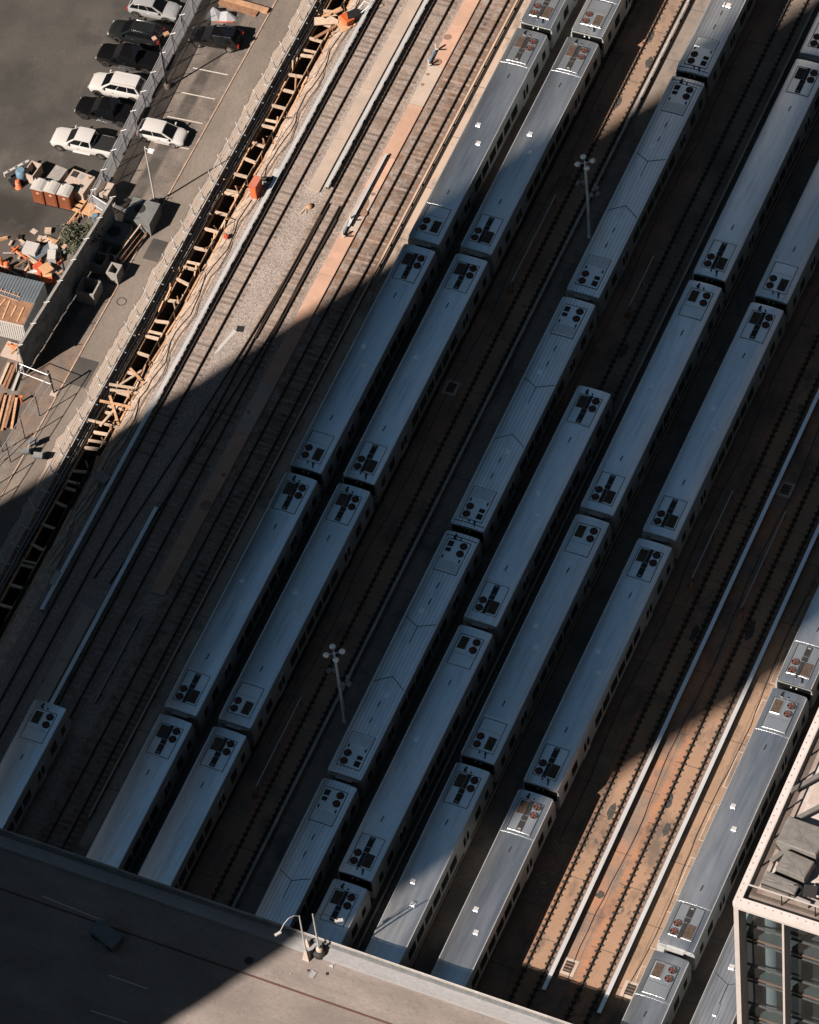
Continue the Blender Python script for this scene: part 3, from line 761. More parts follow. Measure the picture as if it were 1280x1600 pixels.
while y > -56:
    z = -.42 + R_.uniform(-.08, .08)
    m = MB().bar((TX0 + 46.55 + .1, y + R_.uniform(-.25, .25), z), (TX1 + 46.55 - .1, y + R_.uniform(-.25, .25), z), .24, .2)
    m.build('strut', M_PALEW, t)
    if n % 4 == 1:
        m = MB().bar((TX0 + 46.55 + .2, y + .5, z), (TX1 + 46.55 - .05, y + .55, z + .05), .2, .16); m.build('strut', M_PALEW, t)
    y -= R_.uniform(1.7, 2.6); n += 1
# loose planks and uprights leaning about the cut
for i in range(90):
    y = R_.uniform(-44, 30); x = R_.choice((TX0 + .1, TX1 - .05, TX1 - .15)) + R_.uniform(-.1, .15)
    p0 = Vector((x, y, -.7)); p1 = p0 + Vector((R_.uniform(-.35, .55), R_.uniform(-1.3, 1.3), R_.uniform(.7, 1.5)))
    o = MB().bar(p0, p1, .12, .07).build('loose_plank', R_.choice((M_WOOD, M_WOOD, M_PALEW, M_RUSTW)))
    tag(o, 'loose plank leaning in the timbered trench', 'plank', 'loose planks leaning in the trench')
for i, (px, py, a, l) in enumerate(((200, 605, .2, 3.4), (198, 612, .25, 3.0), (185, 632, .15, 3.4), (178, 640, -.9, 3.0), (162, 662, .1, 3.2), (205, 590, 1.1, 2.4), (170, 650, 1.4, 2.6), (215, 588, -.5, 2.2), (152, 690, .2, 1.6))):
    c = at(px, py, -.1)
    o = MB().obox((c.x, c.y, -.1), l, .22, .12, a, 0, .08).build('trench_beam', R_.choice((M_PALEW, M_WOOD)))
    tag(o, 'heavy timber laid across the lower lit end of the trench', 'timber beam', 'beams across the lower trench')
# railing along the haul road
t = thing('guard_railing', (-48.65, 0, 0), 0, 'galvanised pipe railing with outriggers along the left trench edge', 'railing')
for x, z, r in ((0, 1.05, .035), (0, .55, .03), (.32, .12, .05), (.47, .10, .06), (.68, -.55, .08), (.9, -.75, .07)):
    m = MB(); y = -56
    while y < 44:
        j = R_.uniform(-.04, .04); m.tube((x + j, y, z), (x - j, y + 5.9, z), r, n=6); y += 6
    m.build('pipe', M_WHITE, t)
m = MB(); y = -55.0; n = 0
while y < 43:
    m = MB().tube((0, y, 0), (0, y, 1.08), .035, n=6).tube((0, y, 1.0), (.5, y - .35, .3), .025, n=6).tube((0, y, .75), (-.35, y + .3, 1.15), .022, n=6).bar((-.2, y, .02), (.75, y - .1, .02), .1, .06)
    m.build('post', M_GALV, t); y += 2.0
# cables draped along the right bank
for k in range(3):
    pts = []; y = -50
    while y < 40:
        x = -44.75 + k * .35 + math.sin(y * .9 + k) * .2 + R_.uniform(-.12, .12); pts.append((x, y, .03 + .05 * k - (0.25 if x < PX1 - .1 else 0))); y += 1.1
    o = MB().path(pts, .03, 5).build('cable', M_BLACK); tag(o, ['black cable snaking along the right bank of the trench, innermost', 'black cable snaking along the right bank, middle one', 'black cable along the pale margin beside the ballast'][k], 'cable')
for i in range(24):
    y = 26 - i * 2.7 + R_.uniform(-.5, .5)
    x = -45.25 + R_.uniform(-.15, .2)
    o = MB().tube((x, y, -.4), (x + R_.uniform(-.06, .06), y, .95), .03, n=6).build('stake', M_RUSTW); tag(o, 'thin stake standing on the right bank of the trench', 'stake', 'stakes on the right bank')
# ladder at the top
c = at(498, 12, -.5)
t = thing('ladder', (c.x - .2, c.y, -3.2), rad(8), 'pale ladder leaning up out of the trench at the top', 'ladder')
for s in (-.26, .26): MB().bar((s, -1.1, 0), (s, 1.1, 4.3), .07, .05).build('rail', M_PALEW, t)
m = MB()
for k in range(12): m.bar((-.26, -1.1 + 2.2 * (k + .5) / 12, 4.3 * (k + .5) / 12), (.26, -1.1 + 2.2 * (k + .5) / 12, 4.3 * (k + .5) / 12), .06, .05)
m.build('rungs', M_PALEW, t)
# spoil and boards by the top of the cut
for i, (px, py, sx, sy, a, m_, lab) in enumerate(((510, 32, 2.2, .9, .4, M_PALEW, 'broad pale board at the top of the trench'), (520, 20, 1.9, .5, .9, M_WOOD, 'narrow tan board beside the ladder'), (528, 28, 1.6, .35, -.3, M_PALEW, 'short pale board near the orange tarp'), (508, 50, 2.4, .3, 1.0, M_RUSTW, 'brown plank below the broad pale board'))):
    c = at(px, py, .1); tag(MB().obox((c.x, c.y, .1), sx, sy, .1, a).build('board', m_), lab, 'board')
# orange tarp over machine
c = at(552, 26, .3)
t = thing('compactor', (c.x, c.y, 0), .9, 'small dark machine with an orange cover beside the ballast at the top', 'machine')
MB().obox((0, 0, .45), 1.5, .9, .6, 0, 0, .05).build('engine', M_DARKM, t)
MB().obox((-.7, -.1, .55), .9, 1.1, .5, .2, .1, .2).build('cover', M_ORANGE, t)
MB().path([(.7, .3, .7), (1.5, .35, 1.2), (1.7, -.3, 1.25), (1.5, -.35, 1.2), (.7, -.3, .7)], .03, 6).build('handle', M_GALV, t)
MB().obox((-.9, -.2, .06), 1.4, 1.4, .1, .1).build('base_board', M_WOOD, t)

# red cabinet, box and pump beside the ballast
c = at(401, 300, 0)
t = thing('electrical_cabinet', (c.x + .15, c.y - .2, 0), rad(-2), 'orange red cabinet standing beside the ballast tracks', 'cabinet')
MB().obox((0, 0, .95), .62, 1.25, 1.7).build('housing', M_REDCAB, t)
MB().obox((0, -.02, 1.83), .7, 1.3, .06).build('lid', mat('faded_red', (.6, .2, .13), .7), t)
MB().obox((0, 0, .05), .9, 1.6, .1).build('plinth', M_WALKC, t)
MB().obox((0, -.64, .9), .5, .02, 1.3).build('door', M_ORANGE, t)
c = at(414, 281, .2)
t = thing('pump', (c.x, c.y, 0), .3, 'small black and grey pump above the red cabinet', 'pump')
MB().tube((-.3, 0, .35), (.3, 0, .35), .22, n=12).build('motor', M_DARKM, t); MB().obox((0, 0, .06), .9, .6, .1).build('base', M_GALV, t); MB().tube((.3, 0, .3), (.7, .3, .1), .08, n=8).build('hose', M_BLACK, t)
c = at(431, 270, .4); tag(MB().obox((c.x - .05, c.y, .2), .4, .95, .4, .1).build('junction_box', M_WHITE), 'white junction box tight against the cover board', 'box')
c = at(356, 373, 0)
t = thing('marker_stand', (c.x - .1, c.y, 0), 0, 'small red marker stand on gravel left of the first track', 'marker'); MB().tube((0, 0, 0), (0, 0, .9), .04, n=6).build('post', M_RUSTW, t); MB().obox((0, 0, .3), .35, .35, .3).build('base', M_REDCAB, t)
c = at(481, 325, 0)
t = thing('debris_heap', (c.x, c.y, 0), 0, 'tan wood and sandbag lying on the gravel between tracks', 'debris')
MB().lathe((.1, .15, 0), [(.3, 0), (.32, .15), (.2, .3), (.05, .34)], 10).build('sandbag', M_WOOD, t)
MB().obox((-.25, -.35, .06), .16, 1.0, .08, -.25).obox((0, -.4, .05), .1, .6, .06, .4).build('wood', M_PALEW, t)
c = at(354, 532, 0)
t = thing('painted_marker', (c.x, c.y, 0), 0, 'long white splash on the gravel like an arrow, beside a black square', 'marking')
MB().sheet([(-.42, -2.0), (-.1, -1.2), (.18, .2), (.5, 1.2), (.1, 1.35), (-.05, .4), (-.35, -.7)], 0, .03).build('arrow', M_WHITE, t)
MB().obox((.62, 1.55, .03), .62, .62, .05, .2).build('plate', M_DARKM, t)
# striped buffer stakes on the pink walkway
def stakes(px, py, label):
    c = at(px, py, 0); t = thing('striped_barrier', (c.x, c.y, 0), .05, label, 'barrier')
    for k, yy in enumerate((-.95, .95)):
        m = MB()
        for j in range(5): m.obox((-.1, yy, .12 + j * .2), .16, .12, .2, .0, 0, 0, j % 2)
        m.build('stake', [M_WHITE, M_PALEW], t)
        m = MB().bar((-.1, yy, .3), (.25, yy - .35, .9), .1, .1); m.build('arm', M_WHITE, t)
    MB().obox((-.15, 0, .3), .16, 1.6, .25).build('crossbar', M_BLUE, t)
stakes(678, 93, 'striped barrier stakes on the upper pink walkway beside a manhole')
stakes(544, 360, 'black and white barrier stakes on the lower pink walkway')

# ================================================================ LAMPS
def yard_mast(px, py, label):
    c = at(px, py, 0); H = 10.2
    t = thing('lamp_mast', (c.x, c.y, 0), 0, label, 'lamp mast', 'tall lamp masts in the yard')
    MB().lathe((0, 0, 0), [(.26, 0), (.26, .1), (.2, .12), (.2, .55), (.13, .6)], 14).build('base', M_GALV, t)
    MB().tube((0, 0, .55), (0, 0, H), .16, .09, 12).build('pole', M_LAMP, t)
    for a in (15, 105, 195, 285):
        dx, dy = math.cos(rad(a + 20)), math.sin(rad(a + 20))
        ar = MB().tube((0, 0, H - .1), (dx * .55, dy * .55, H), .045, n=8).build('arm', M_GALV, t)
        MB().lathe((dx * .66, dy * .66, H - .15), [(.1, -.06), (.22, .0), (.27, .12), (.20, .24), (.05, .29)], 16).build('lamp', M_LAMP, ar)
    br = MB().tube((-.9, .3, 6.6), (1.0, -.3, 6.6), .05, n=8).build('bracket', M_DARKM, t)
    for dx, dy in ((-.95, .35), (-.55, .5), (.6, -.55), (.75, .35), (1.05, -.25)):
        MB().obox((dx, dy, 6.55), .34, .26, .36, R_.uniform(0, 3), .5).build('floodlight', M_HATCHG, br)
M_LAMP = mat('lamp_dish', (.92, .93, .93), .5, .6, var=.04)
yard_mast(922, 369, 'tall four headed lamp mast left of the ribbed train, upper one')
yard_mast(539, 1126, 'tall four headed lamp mast left of the ribbed train, lower one')

def lot_lamp(px, py, H, label, dark=False, ang=0, group='lamp posts of the parking lot'):
    c = at(px, py, 0); t = thing('lamp_post', (c.x, c.y, 0), ang, label, 'lamp post', group)
    mm = M_DARKM if dark else M_WHITE
    MB().lathe((0, 0, 0), [(.3, 0), (.3, .5), (.16, .6)], 8).build('base', M_WALKC if dark else M_CONC, t)
    MB().tube((0, 0, .5), (0, 0, H), .09, .06, 10).build('pole', mm, t)
    ar = MB().tube((0, 0, H - .15), (.5, 0, H - .05), .04, n=6).build('arm', mm, t)
    MB().obox((.75, 0, H - .05), .5, .42, .16, .3).build('lamp_head', M_WOOD if dark else M_LAMP, ar)
    if dark: MB().obox((-.4, -.35, H + .1), .36, .42, .14, .3).build('lamp_head', M_WALKB, ar)
lot_lamp(243, 318, 8.0, 'slim white lamp post in front of the concrete vault', False, -.3)
lot_lamp(262, 137, 7.3, 'dark lamp post rising from the fence beside the parked cars', True, .6)
lot_lamp(104, 438, 4.9, 'red lamp post by the stacked white sheets', True, 2.6)

# ================================================================ FENCES
M_DSCR = mat('dark_screen', (.26, .31, .34), .9, var=.45, scale=.9, fine=4, fvar=.3)
def fence(name, p0, p1, H, label, n, scr=True, outr=True, mm=None):
    p0 = Vector(p0); p1 = Vector(p1); d = p1 - p0; L = d.length; a = math.atan2(d.y, d.x)
    t = thing(name, (p0.x, p0.y, 0), a, label, 'fence')
    if scr:
        rings = []
        N = n * 4
        m = MB()
        for i in range(N + 1):
            x = L * i / N; j = [R_.uniform(-.06, .06) for _ in range(4)]
            rings.append([(x, j[0] + .02, .1), (x, j[1] + .05, H * .35), (x, j[2], H * .7), (x, .03, H - .05)])
        m.loft(rings, smooth=True, closed=False); m.build('screen', mm or M_MESH, t)
    MB().tube((0, 0, H), (L, 0, H), .04, n=6).build('top_rail', M_GALV, t)
    MB().tube((0, -.06, H * .5), (L, -.06, H * .5), .025, n=6).build('middle_rail', M_GALV, t)
    for i in range(n + 1):
        x = L * i / n
        m = MB().tube((x, -.08, 0), (x, -.08, H + .1), .045, n=6)
        if outr: m.tube((x, -.08, H), (x - .12, .45, H + .25), .03, n=6).bar((x, -.1, H - .4), (x, -.9, .05), .05, .05)
        m.build('post', M_GALV if outr else M_DARKM, t)
    return t
fence('chain_fence', (-58.75, 20, 0), (-57.35, -13.2, 0), 2.7, 'grey screened chain fence behind the parked cars', 14)
fence('hoarding_fence', (-54.55, -14.6, 0), (-55.35, -32.3, 0), 4.4, 'tall dark screened fence beside the corrugated container', 7, True, True, M_DSCR)
hf = bpy.data.objects['hoarding_fence']
MB().box(0, 17.7, -.02, .22, 4.34, 4.42).build('top_cap', M_CONC, hf)
fence('chain_fence', (-57.2, -13.6, 0), (-54.7, -14.4, 0), 2.6, 'short screened fence panel at the plywood corner', 1)
fence('wire_fence', (-52.0, -33.2, 0), (-53.0, -52, 0), 3.2, 'thin wire fence without screen at the lower left lot edge', 7, False, False)
fence('wire_fence', (-55.4, -32.8, 0), (-52.1, -33.1, 0), 2.4, 'short wire fence linking the tall hoarding and the wire fence', 1, False, False)
fence('wire_fence', (-53.6, -40.5, 0), (-56.6, -50, 0), 2.6, 'crumpled wire fence section at the far lower left', 3, False, False)
for i, (px, py, a) in enumerate(((40, 705, .4), (52, 690, .9), (60, 712, .2))):
    c = at(px, py, .7); tag(MB().obox((c.x, c.y, .7), .8, .5, .5, a, .3).build('bundle', M_SCREEN), ['grey bundle hung on the wire fence, lowest', 'grey bundle hung on the wire fence, top', 'grey bundle hung on the wire fence, right'][i], 'bundle')

# ================================================================ ROAD VEHICLES
def paint(name, col, rough=.25, metal=.0): 
    m = mat(name, col, rough, metal, var=.03, fvar=.03); m.node_tree.nodes['Principled BSDF'].inputs['Coat Weight'].default_value = .5; return m
P_WHITE = paint('white_car_paint', (.66, .665, .67)); P_SILVER = paint('silver_car_paint', (.34, .355, .37), .3, .5); P_BLACK = paint('black_car_paint', (.007, .007, .008), .12)
P_DKGREEN = paint('dark_grey_car_paint', (.025, .03, .032), .18, .3)
M_CHROME = mat('chrome', (.8, .8, .8), .15, 1, var=.02); M_CARGL = mat('car_glass', (.006, .008, .01), .05, 0, var=.05)
M_TAIL = mat('tail_lamp', (.45, .02, .015), .3, 0, var=.1); M_HEAD = mat('head_lamp', (.6, .6, .58), .15, .2, var=.05); M_TYRE = mat('tyre', (.012, .012, .012), .85, var=.1)
def vehicle(label, cat, px, py, ang, L, W, H, style, pm, rack=None, group='vehicles parked in the lot'):
    c = at(px, py, .9); t = thing({'pickup': 'pickup_truck', 'suv': 'parked_suv', 'hatch': 'parked_car'}[style], (c.x, c.y, 0), rad(ang), label, cat, group)
    hl, hw = L / 2, W / 2
    belt = .62 * H if style != 'pickup' else .60 * H
    hood = belt * .98
    # lower body, front at +x
    if style == 'pickup': st = [(-hl, .84, .45, .92), (-hl + .08, .93, .38, .98), (-hl + .5, .97, .36, .99), (0, .98, .35, 1.0), (hl - 1.9, .98, .35, 1.0), (hl - 1.3, .97, .35, .98), (hl - .5, .95, .36, .93), (hl - .12, .88, .38, .84), (hl, .72, .45, .66)]
    else: st = [(-hl, .74, .5, .80), (-hl + .12, .90, .40, .95), (-hl + .6, .97, .34, 1.0), (-.4, 1.0, .33, 1.0), (hl - 1.7, .99, .33, .99), (hl - 1.2, .98, .34, .97), (hl - .55, .95, .35, .92), (hl - .22, .88, .36, .84), (hl - .06, .78, .40, .72), (hl, .64, .46, .58)]
    rings = []
    for x, wf, zb, zt in st:
        a = hw * wf; z1 = belt * zt
        rings.append([(x, -a * .93, zb * .9), (x, -a, zb + .18), (x, -a * .995, z1 - .18), (x, -a * .95, z1 - .04), (x, -a * .80, z1), (x, -a * .4, z1 + .03), (x, 0, z1 + .04), (x, a * .4, z1 + .03), (x, a * .80, z1), (x, a * .95, z1 - .04), (x, a * .995, z1 - .18), (x, a, zb + .18), (x, a * .93, zb * .9)])
    body = MB().loft(rings, smooth=True).build('body', pm, t, sharp=50)
    # cabin
    if style == 'pickup': xr0, xr1, xf1, xf0 = hl - 4.15 + (6.1 - L) * .3, hl - 4.0 + (6.1 - L) * .3, hl - 2.50, hl - 1.55
    elif style == 'suv': xr0, xr1, xf1, xf0 = -hl + .12, -hl + .60, hl - 2.30, hl - 1.28
    else: xr0, xr1, xf1, xf0 = -hl + .10, -hl + .70, hl - 2.05, hl - .98
    wb, wt = hw * .94, hw * .74
    zb_, zt_ = belt - .02, H
    cab = [[(xr0, -wb, zb_), (xf0, -wb * .93, zb_), (xf0, wb * .93, zb_), (xr0, wb, zb_)], [(xr1, -wt, zt_ - .07), (xf1, -wt, zt_ - .06), (xf1, wt, zt_ - .06), (xr1, wt, zt_ - .07)]]
    cb_ = MB().loft(cab, smooth=False).build('cabin', pm, t); bv = cb_.modifiers.new('bevel', 'BEVEL'); bv.width = .05; bv.segments = 2
    rfm = MB(); n = 6
    rr2 = []
    for x, dz in ((xr1 - .03, -.03), (xr1 + .25, .0), ((xr1 + xf1) / 2, .03), (xf1 - .25, .01), (xf1 + .02, -.03)):
        rr2.append([(x, wt * (2 * i / n - 1) * 1.02, zt_ - .04 + dz + .05 * (1 - (2 * i / n - 1) ** 2)) for i in range(n + 1)] + [(x, wt * 1.02, zt_ - .1), (x, -wt * 1.02, zt_ - .1)])
    rfm.loft(rr2).build('roof', pm, t, sharp=50)
    def glass(q, u0, u1, v0, v1, name):
        q = [Vector(p) for p in q]         # q: bottom-a, bottom-b, top-b, top-a
        nrm = (q[1] - q[0]).cross(q[3] - q[0]).normalized(); cc = sum(q, Vector()) / 4
        if nrm.dot(cc - Vector(((xr0 + xf0) / 2, 0, (zb_ + zt_) / 2))) < 0: nrm = -nrm
        bl = lambda u, v: (q[0] * (1 - u) + q[1] * u) * (1 - v) + (q[3] * (1 - u) + q[2] * u) * v
        p = [bl(u0, v0), bl(u1, v0), bl(u1, v1), bl(u0, v1)]
        return MB().loft([[x + nrm * -.01 for x in p], [x + nrm * .014 for x in p]], smooth=False).build(name, M_CARGL, t)
    B, T = cab
    glass([B[1], B[2], T[2], T[1]], .07, .93, .06, .94, 'windshield')
    glass([B[3], B[0], T[0], T[3]], .10, .90, .25, .90, 'rear_window')
    for q in ([B[0], B[1], T[1], T[0]], [B[3], B[2], T[2], T[3]]):
        cuts = {'pickup': (.06, .46, .50, .93), 'suv': (.04, .31, .33, .62, .64, .94), 'hatch': (.06, .48, .50, .94)}[style]
        for k in range(0, len(cuts), 2): glass(q, cuts[k], cuts[k + 1], .14, .90, 'side_window')
    # wheels
    wr = .40 if style != 'hatch' else .35
    for x in (-hl + (1.15 if style == 'pickup' else .92), hl - .95):
        for s in (-1, 1):
            y = s * (hw - .12)
            wl = MB().tube((x, y - .12, wr), (x, y + .13, wr), wr, n=20).build('wheel', M_TYRE, t)
            MB().tube((x, y + s * .12, wr), (x, y + s * .15, wr), wr * .62, n=16).build('rim', M_CHROME if pm not in (P_BLACK,) or style == 'suv' else M_DARKM, wl)
            # arch
            n_ = 12; m = MB(); vs = []
            for i in range(n_ + 1):
                a = PI * i / n_
                vs.append([(x + math.cos(a) * (wr + .10), s * (hw + .012), wr + math.sin(a) * (wr + .10)), (x + math.cos(a) * (wr + .02), s * (hw + .012), wr + math.sin(a) * (wr + .02)), (x + math.cos(a) * (wr + .02), s * (hw - .1), wr + math.sin(a) * (wr + .02))])
            m.loft(vs, closed=False); m.build('wheel_arch', M_TYRE if style != 'hatch' else pm, t)
    for s in (-1, 1):
        MB().obox((hl - .14, s * hw * .66, belt * .66), .22, .34, .16, -s * .25).build('headlight', M_HEAD, t)
        MB().obox((-hl + .06, s * hw * .80, belt * .80), .14, .2, .34, s * .2).build('taillight', M_TAIL, t)
        MB().obox((xf0 - .35, s * (hw + .08), belt + .12), .12, .22, .16).build('mirror', pm, t)
        MB().obox((xf0 - 1.3, s * (hw * 1.0 + .005), belt * .78), .2, .03, .04).build('door_handle', M_DARKM if pm is P_WHITE else M_CHROME, t)
    MB().obox((hl - .02, 0, belt * .55), .08, W * .45, .25).build('radiator_grille', M_DARKM, t)
    MB().obox((hl - .02, 0, .42), .14, W * .78, .16).build('bumper', M_DARKM if style != 'pickup' else M_CHROME, t)
    if style == 'pickup':
        MB().box(-hl + .16, xr0 - .06, -hw * .80, hw * .80, belt - .01, belt + .055).build('bed_cover', M_DARKM if pm is P_WHITE else P_BLACK, t)
        for s in (-1, 1): MB().box(-.9, hl - 2.3, s * hw - .09, s * hw + .09, .38, .45).build('side_step', pm if pm is P_WHITE else M_CHROME, t)
    if rack:
        for s in (-1, 1): MB().bar((xr1 + .1, s * wt * .92, zt_ + .05), (xf1 - .15, s * wt * .92, zt_ + .05), .05, .05).build('roof_rail', rack, t)
    return t
vehicle('white crew cab pickup truck with a black bed cover, by the fence', 'pickup truck', 131.5, 220, 184, 6.15, 2.05, 1.92, 'pickup', P_WHITE)
vehicle('silver suv cut by the top edge, nose to the right', 'car', 241, 10, 3, 4.85, 1.95, 1.75, 'suv', P_SILVER)
vehicle('dark grey suv with chrome roof rails, second from the top', 'car', 212, 49, 184, 5.1, 2.0, 1.85, 'suv', P_DKGREEN, M_CHROME)
vehicle('black pickup truck parked above the white suv', 'pickup truck', 202, 88, 184, 6.1, 2.05, 1.9, 'pickup', P_BLACK)
vehicle('large white suv parked between two black pickup trucks', 'car', 184, 133, 184, 5.35, 2.05, 1.95, 'suv', P_WHITE, M_WHITE)
vehicle('black pickup truck between the white suv and the white pickup', 'pickup truck', 166, 171, 183, 5.75, 2.0, 1.88, 'pickup', P_BLACK)
vehicle('black suv with chrome roof rails alone right of the fence', 'car', 337, 56, 187, 4.9, 1.95, 1.7, 'suv', P_BLACK, M_CHROME)
vehicle('white hatchback beside the white lamp post, right of the fence', 'car', 253, 205, 3, 4.65, 1.9, 1.6, 'hatch', P_WHITE)

# ================================================================ YARD CLUTTER LEFT
def boxat(name, px, py, z, sx, sy, sz, a, m, label, cat, z0=0):
    c = at(px, py, z); o = MB().obox((0, 0, 0), sx, sy, sz).build(name, m); o.location = (c.x, c.y, z0 + sz / 2); o.rotation_euler = (0, 0, a); return tag(o, label, cat)
# portable toilets
for i, (px, py) in enumerate(((60, 318), (80, 322), (101, 327))):
    c = at(px, py, 0); t = thing('portable_toilet', (c.x + .1, c.y + .55, 0), rad(2), ['leftmost of the three brown portable toilets', 'middle one of the three brown portable toilets', 'rightmost brown portable toilet, next to the plywood'][i], 'portable toilet', 'brown portable toilets with white roofs')
    MB().box(-.56, .56, -.56, .56, .08, 2.05).build('cabin', M_BROWN, t)
    MB().box(-.6, .6, -.6, .6, 0, .08).build('base', M_DARKM, t)
    pr = [(-.62, 2.05), (-.62, 2.1), (-.35, 2.26), (0, 2.33), (.35, 2.26), (.62, 2.1), (.62, 2.05)]
    rf = MB().loft([[(x, y, z) for x, z in pr] for y in (-.62, .62)], smooth=False).build('roof', M_WHITE, t)
    MB().tube((-.4, .45, 2.15), (-.4, .45, 2.42), .06, n=8).build('vent_pipe', M_DARKM, rf)
    dr = MB().box(-.45, .45, -.585, -.56, .15, 1.95).build('door', mat('toilet_door_%d' % i, (.27, .085, .04), .5), t)
    MB().lathe((0, 0, 0), [(.15, 0), (.15, .01)], 12).build('round_sticker', M_WALKB, dr)
    s = dr.children[0]; s.rotation_euler = (PI / 2, 0, 0); s.location = (0.05, -.586, 1.6)
def vault(px, py, z, sx, sy, sz, a, wall, label, m=M_CONC, name='concrete_vault', z0=0):
    c = at(px, py, z); t = thing(name, (c.x, c.y, z0), a, label, 'concrete box')
    b = MB(); hx, hy = sx / 2, sy / 2
    b.box(-hx, hx, -hy, -hy + wall, 0, sz).box(-hx, hx, hy - wall, hy, 0, sz).box(-hx, -hx + wall, -hy + wall, hy - wall, 0, sz).box(hx - wall, hx, -hy + wall, hy - wall, 0, sz)
    b.build('walls', m, t); MB().box(-hx + wall, hx - wall, -hy + wall, hy - wall, 0, .12).build('floor', M_DIRTD, t)
    MB().obox((.1, -.1, .16), .5, .3, .1, .5).build('rubble', M_PALEW, t)
    return t
vault(138, 447, 1.5, 1.75, 1.75, 1.55, .02, .16, 'open topped concrete vault nearest the haul road, lowest of the group')
vault(178, 419, 1.5, 1.05, 1.25, 1.45, .0, .16, 'small open concrete vault right of the bushy tree')
vault(153, 404, 1.3, 1.5, 1.45, 1.3, .02, .14, 'open concrete vault close beside the bushy tree')
vault(181, 392, .8, 1.5, 1.2, .8, -.1, .14, 'low pale concrete vault filled with rubble')
# big vault with round opening, beside the white lamp post
c = at(221, 329, 1.7); t = thing('manhole_vault', (c.x, c.y, 0), .02, 'dark precast vault with round top opening beside the white lamp post', 'concrete box')
MB().box(-1.3, 1.3, -1.25, 1.25, 0, 1.7).build('walls', M_DCONC, t)
MB().lathe((-.2, .15, 1.7), [(.5, 0), (.5, .012), (.42, .012)], 24).build('round_opening', M_VENT, t)
c = at(180, 362, 1.4); t = thing('manhole_vault', (c.x, c.y, 0), .02, 'dark vault with round opening against the tall screened fence', 'concrete box')
MB().box(-1.2, 1.2, -1.2, 1.2, 0, 1.4).build('walls', M_DCONC, t); MB().lathe((-.1, 0, 1.4), [(.62, 0), (.62, .02), (.5, .02)], 24).build('round_opening', M_VENT, t)
# pale scaffold frame around it
c = at(196, 372, 0)
t = thing('barrier_frame', (c.x, c.y, 0), 0, 'white and tan pipe barrier framing the vaults beside the haul road', 'barrier')
MB().bar((-2.3, 2.1, 1.5), (1.5, 1.5, 1.5), .22, .2).build('white_beam', M_WHITE, t); MB().bar((1.4, 1.5, 1.4), (.5, -3.2, 1.0), .12, .12).build('tan_beam', M_PALEW, t)
MB().bar((1.9, 1.6, .5), (1.1, -3.0, .4), .1, .1).bar((1.6, 1.6, .9), (.9, -3, .8), .06, .06).build('lower_beam', M_RUSTW, t)
for p in ((-2.2, 2.1), (1.45, 1.5), (.5, -3.1)): MB().tube((p[0], p[1], 0), (p[0], p[1], 1.45), .06, n=8).build('post', M_GALV, t)
c = at(212, 376, .4); tag(MB().obox((c.x - .7, c.y, .35), .9, 2.6, .7, .1).build('steel_tank', M_PANEL), 'long blue grey steel tank inside the pipe barrier', 'tank')
# grey skips / generators
t = vault(88, 273, 1.5, 1.25, 1.9, 1.5, -.12, .08, 'grey topped equipment box left of the white generator', M_WALKC, 'equipment_box')
MB().box(-.62, .62, -.95, .95, 1.5, 1.55).build('lid', M_CONC, t)
c = at(122, 284, 1.5); t = thing('generator', (c.x, c.y, 0), -.10, 'large white generator with dark openings behind the toilets', 'generator')
MB().box(-1.15, 1.15, -1.1, 1.1, .25, 1.55).build('housing', M_WALKC, t)
for a in ((-1.0, -.35, .3, .95), (-.2, .25, .35, .9), (.3, .75, -.5, -.15), (-.15, .2, -.95, -.5)): MB().box(a[0], a[1], a[2], a[3], 1.55, 1.565).build('opening', M_VENT if a[0] != -.2 else M_HATCHG, t)
MB().box(-1.0, 1.0, -.8, .8, 0, .25).build('skid', M_DARKM, t); MB().tube((.8, .7, 1.55), (.8, .7, 1.85), .07, n=8).build('exhaust', M_RUSTW, t)
c = at(162, 293, 1.8); t = thing('equipment_box', (c.x, c.y, 0), -.03, 'white cube shaped box with a small round hole, beside the fence end', 'box')
MB().box(-.72, .72, -.72, .72, 0, 1.8).build('housing', M_WALKC, t); MB().lathe((.3, -.25, 1.8), [(.1, 0), (.1, .01)], 12).build('filler_cap', M_VENT, t)
# plywood corner with barrel
c = at(148, 330, .6); t = thing('plywood_hoarding', (c.x, c.y, 0), -.06, 'orange tan plywood platform behind the tall fence end', 'plywood')
MB().box(-1.05, 1.0, -.65, .75, .55, .62).build('deck', M_PLY, t); MB().box(-1.0, 1.0, .75, .82, .3, 1.6).build('backboard', M_SCREEN, t)
for p in ((-.95, -.6), (.9, -.6), (-.95, .65), (.9, .65)): MB().box(p[0] - .05, p[0] + .05, p[1] - .05, p[1] + .05, 0, .55).build('leg', M_WOOD, t)
c = at(148, 336, .9); t = thing('barrel', (c.x, c.y, 0), 0, 'blue grey barrel standing against the plywood', 'barrel'); MB().lathe((0, 0, 0), [(.29, 0), (.31, .3), (.31, .6), (.29, .9)], 16).build('drum', M_PANEL, t); MB().lathe((0, 0, .9), [(.26, 0), (.26, .02)], 16).build('lid', M_BLUE, t)
c = at(124, 322, .3); t = thing('wooden_steps', (c.x, c.y, 0), -.1, 'orange wooden steps between the toilets and the plywood', 'steps')
for k in range(3): MB().box(-.6 + k * .1, .5, -.6 + k * .42, -.25 + k * .42, .15 + k * .22, .2 + k * .22).build('tread', M_PLY, t)
MB().box(.5, .56, -.7, .8, 0, .8).build('stringer', M_WOOD, t)
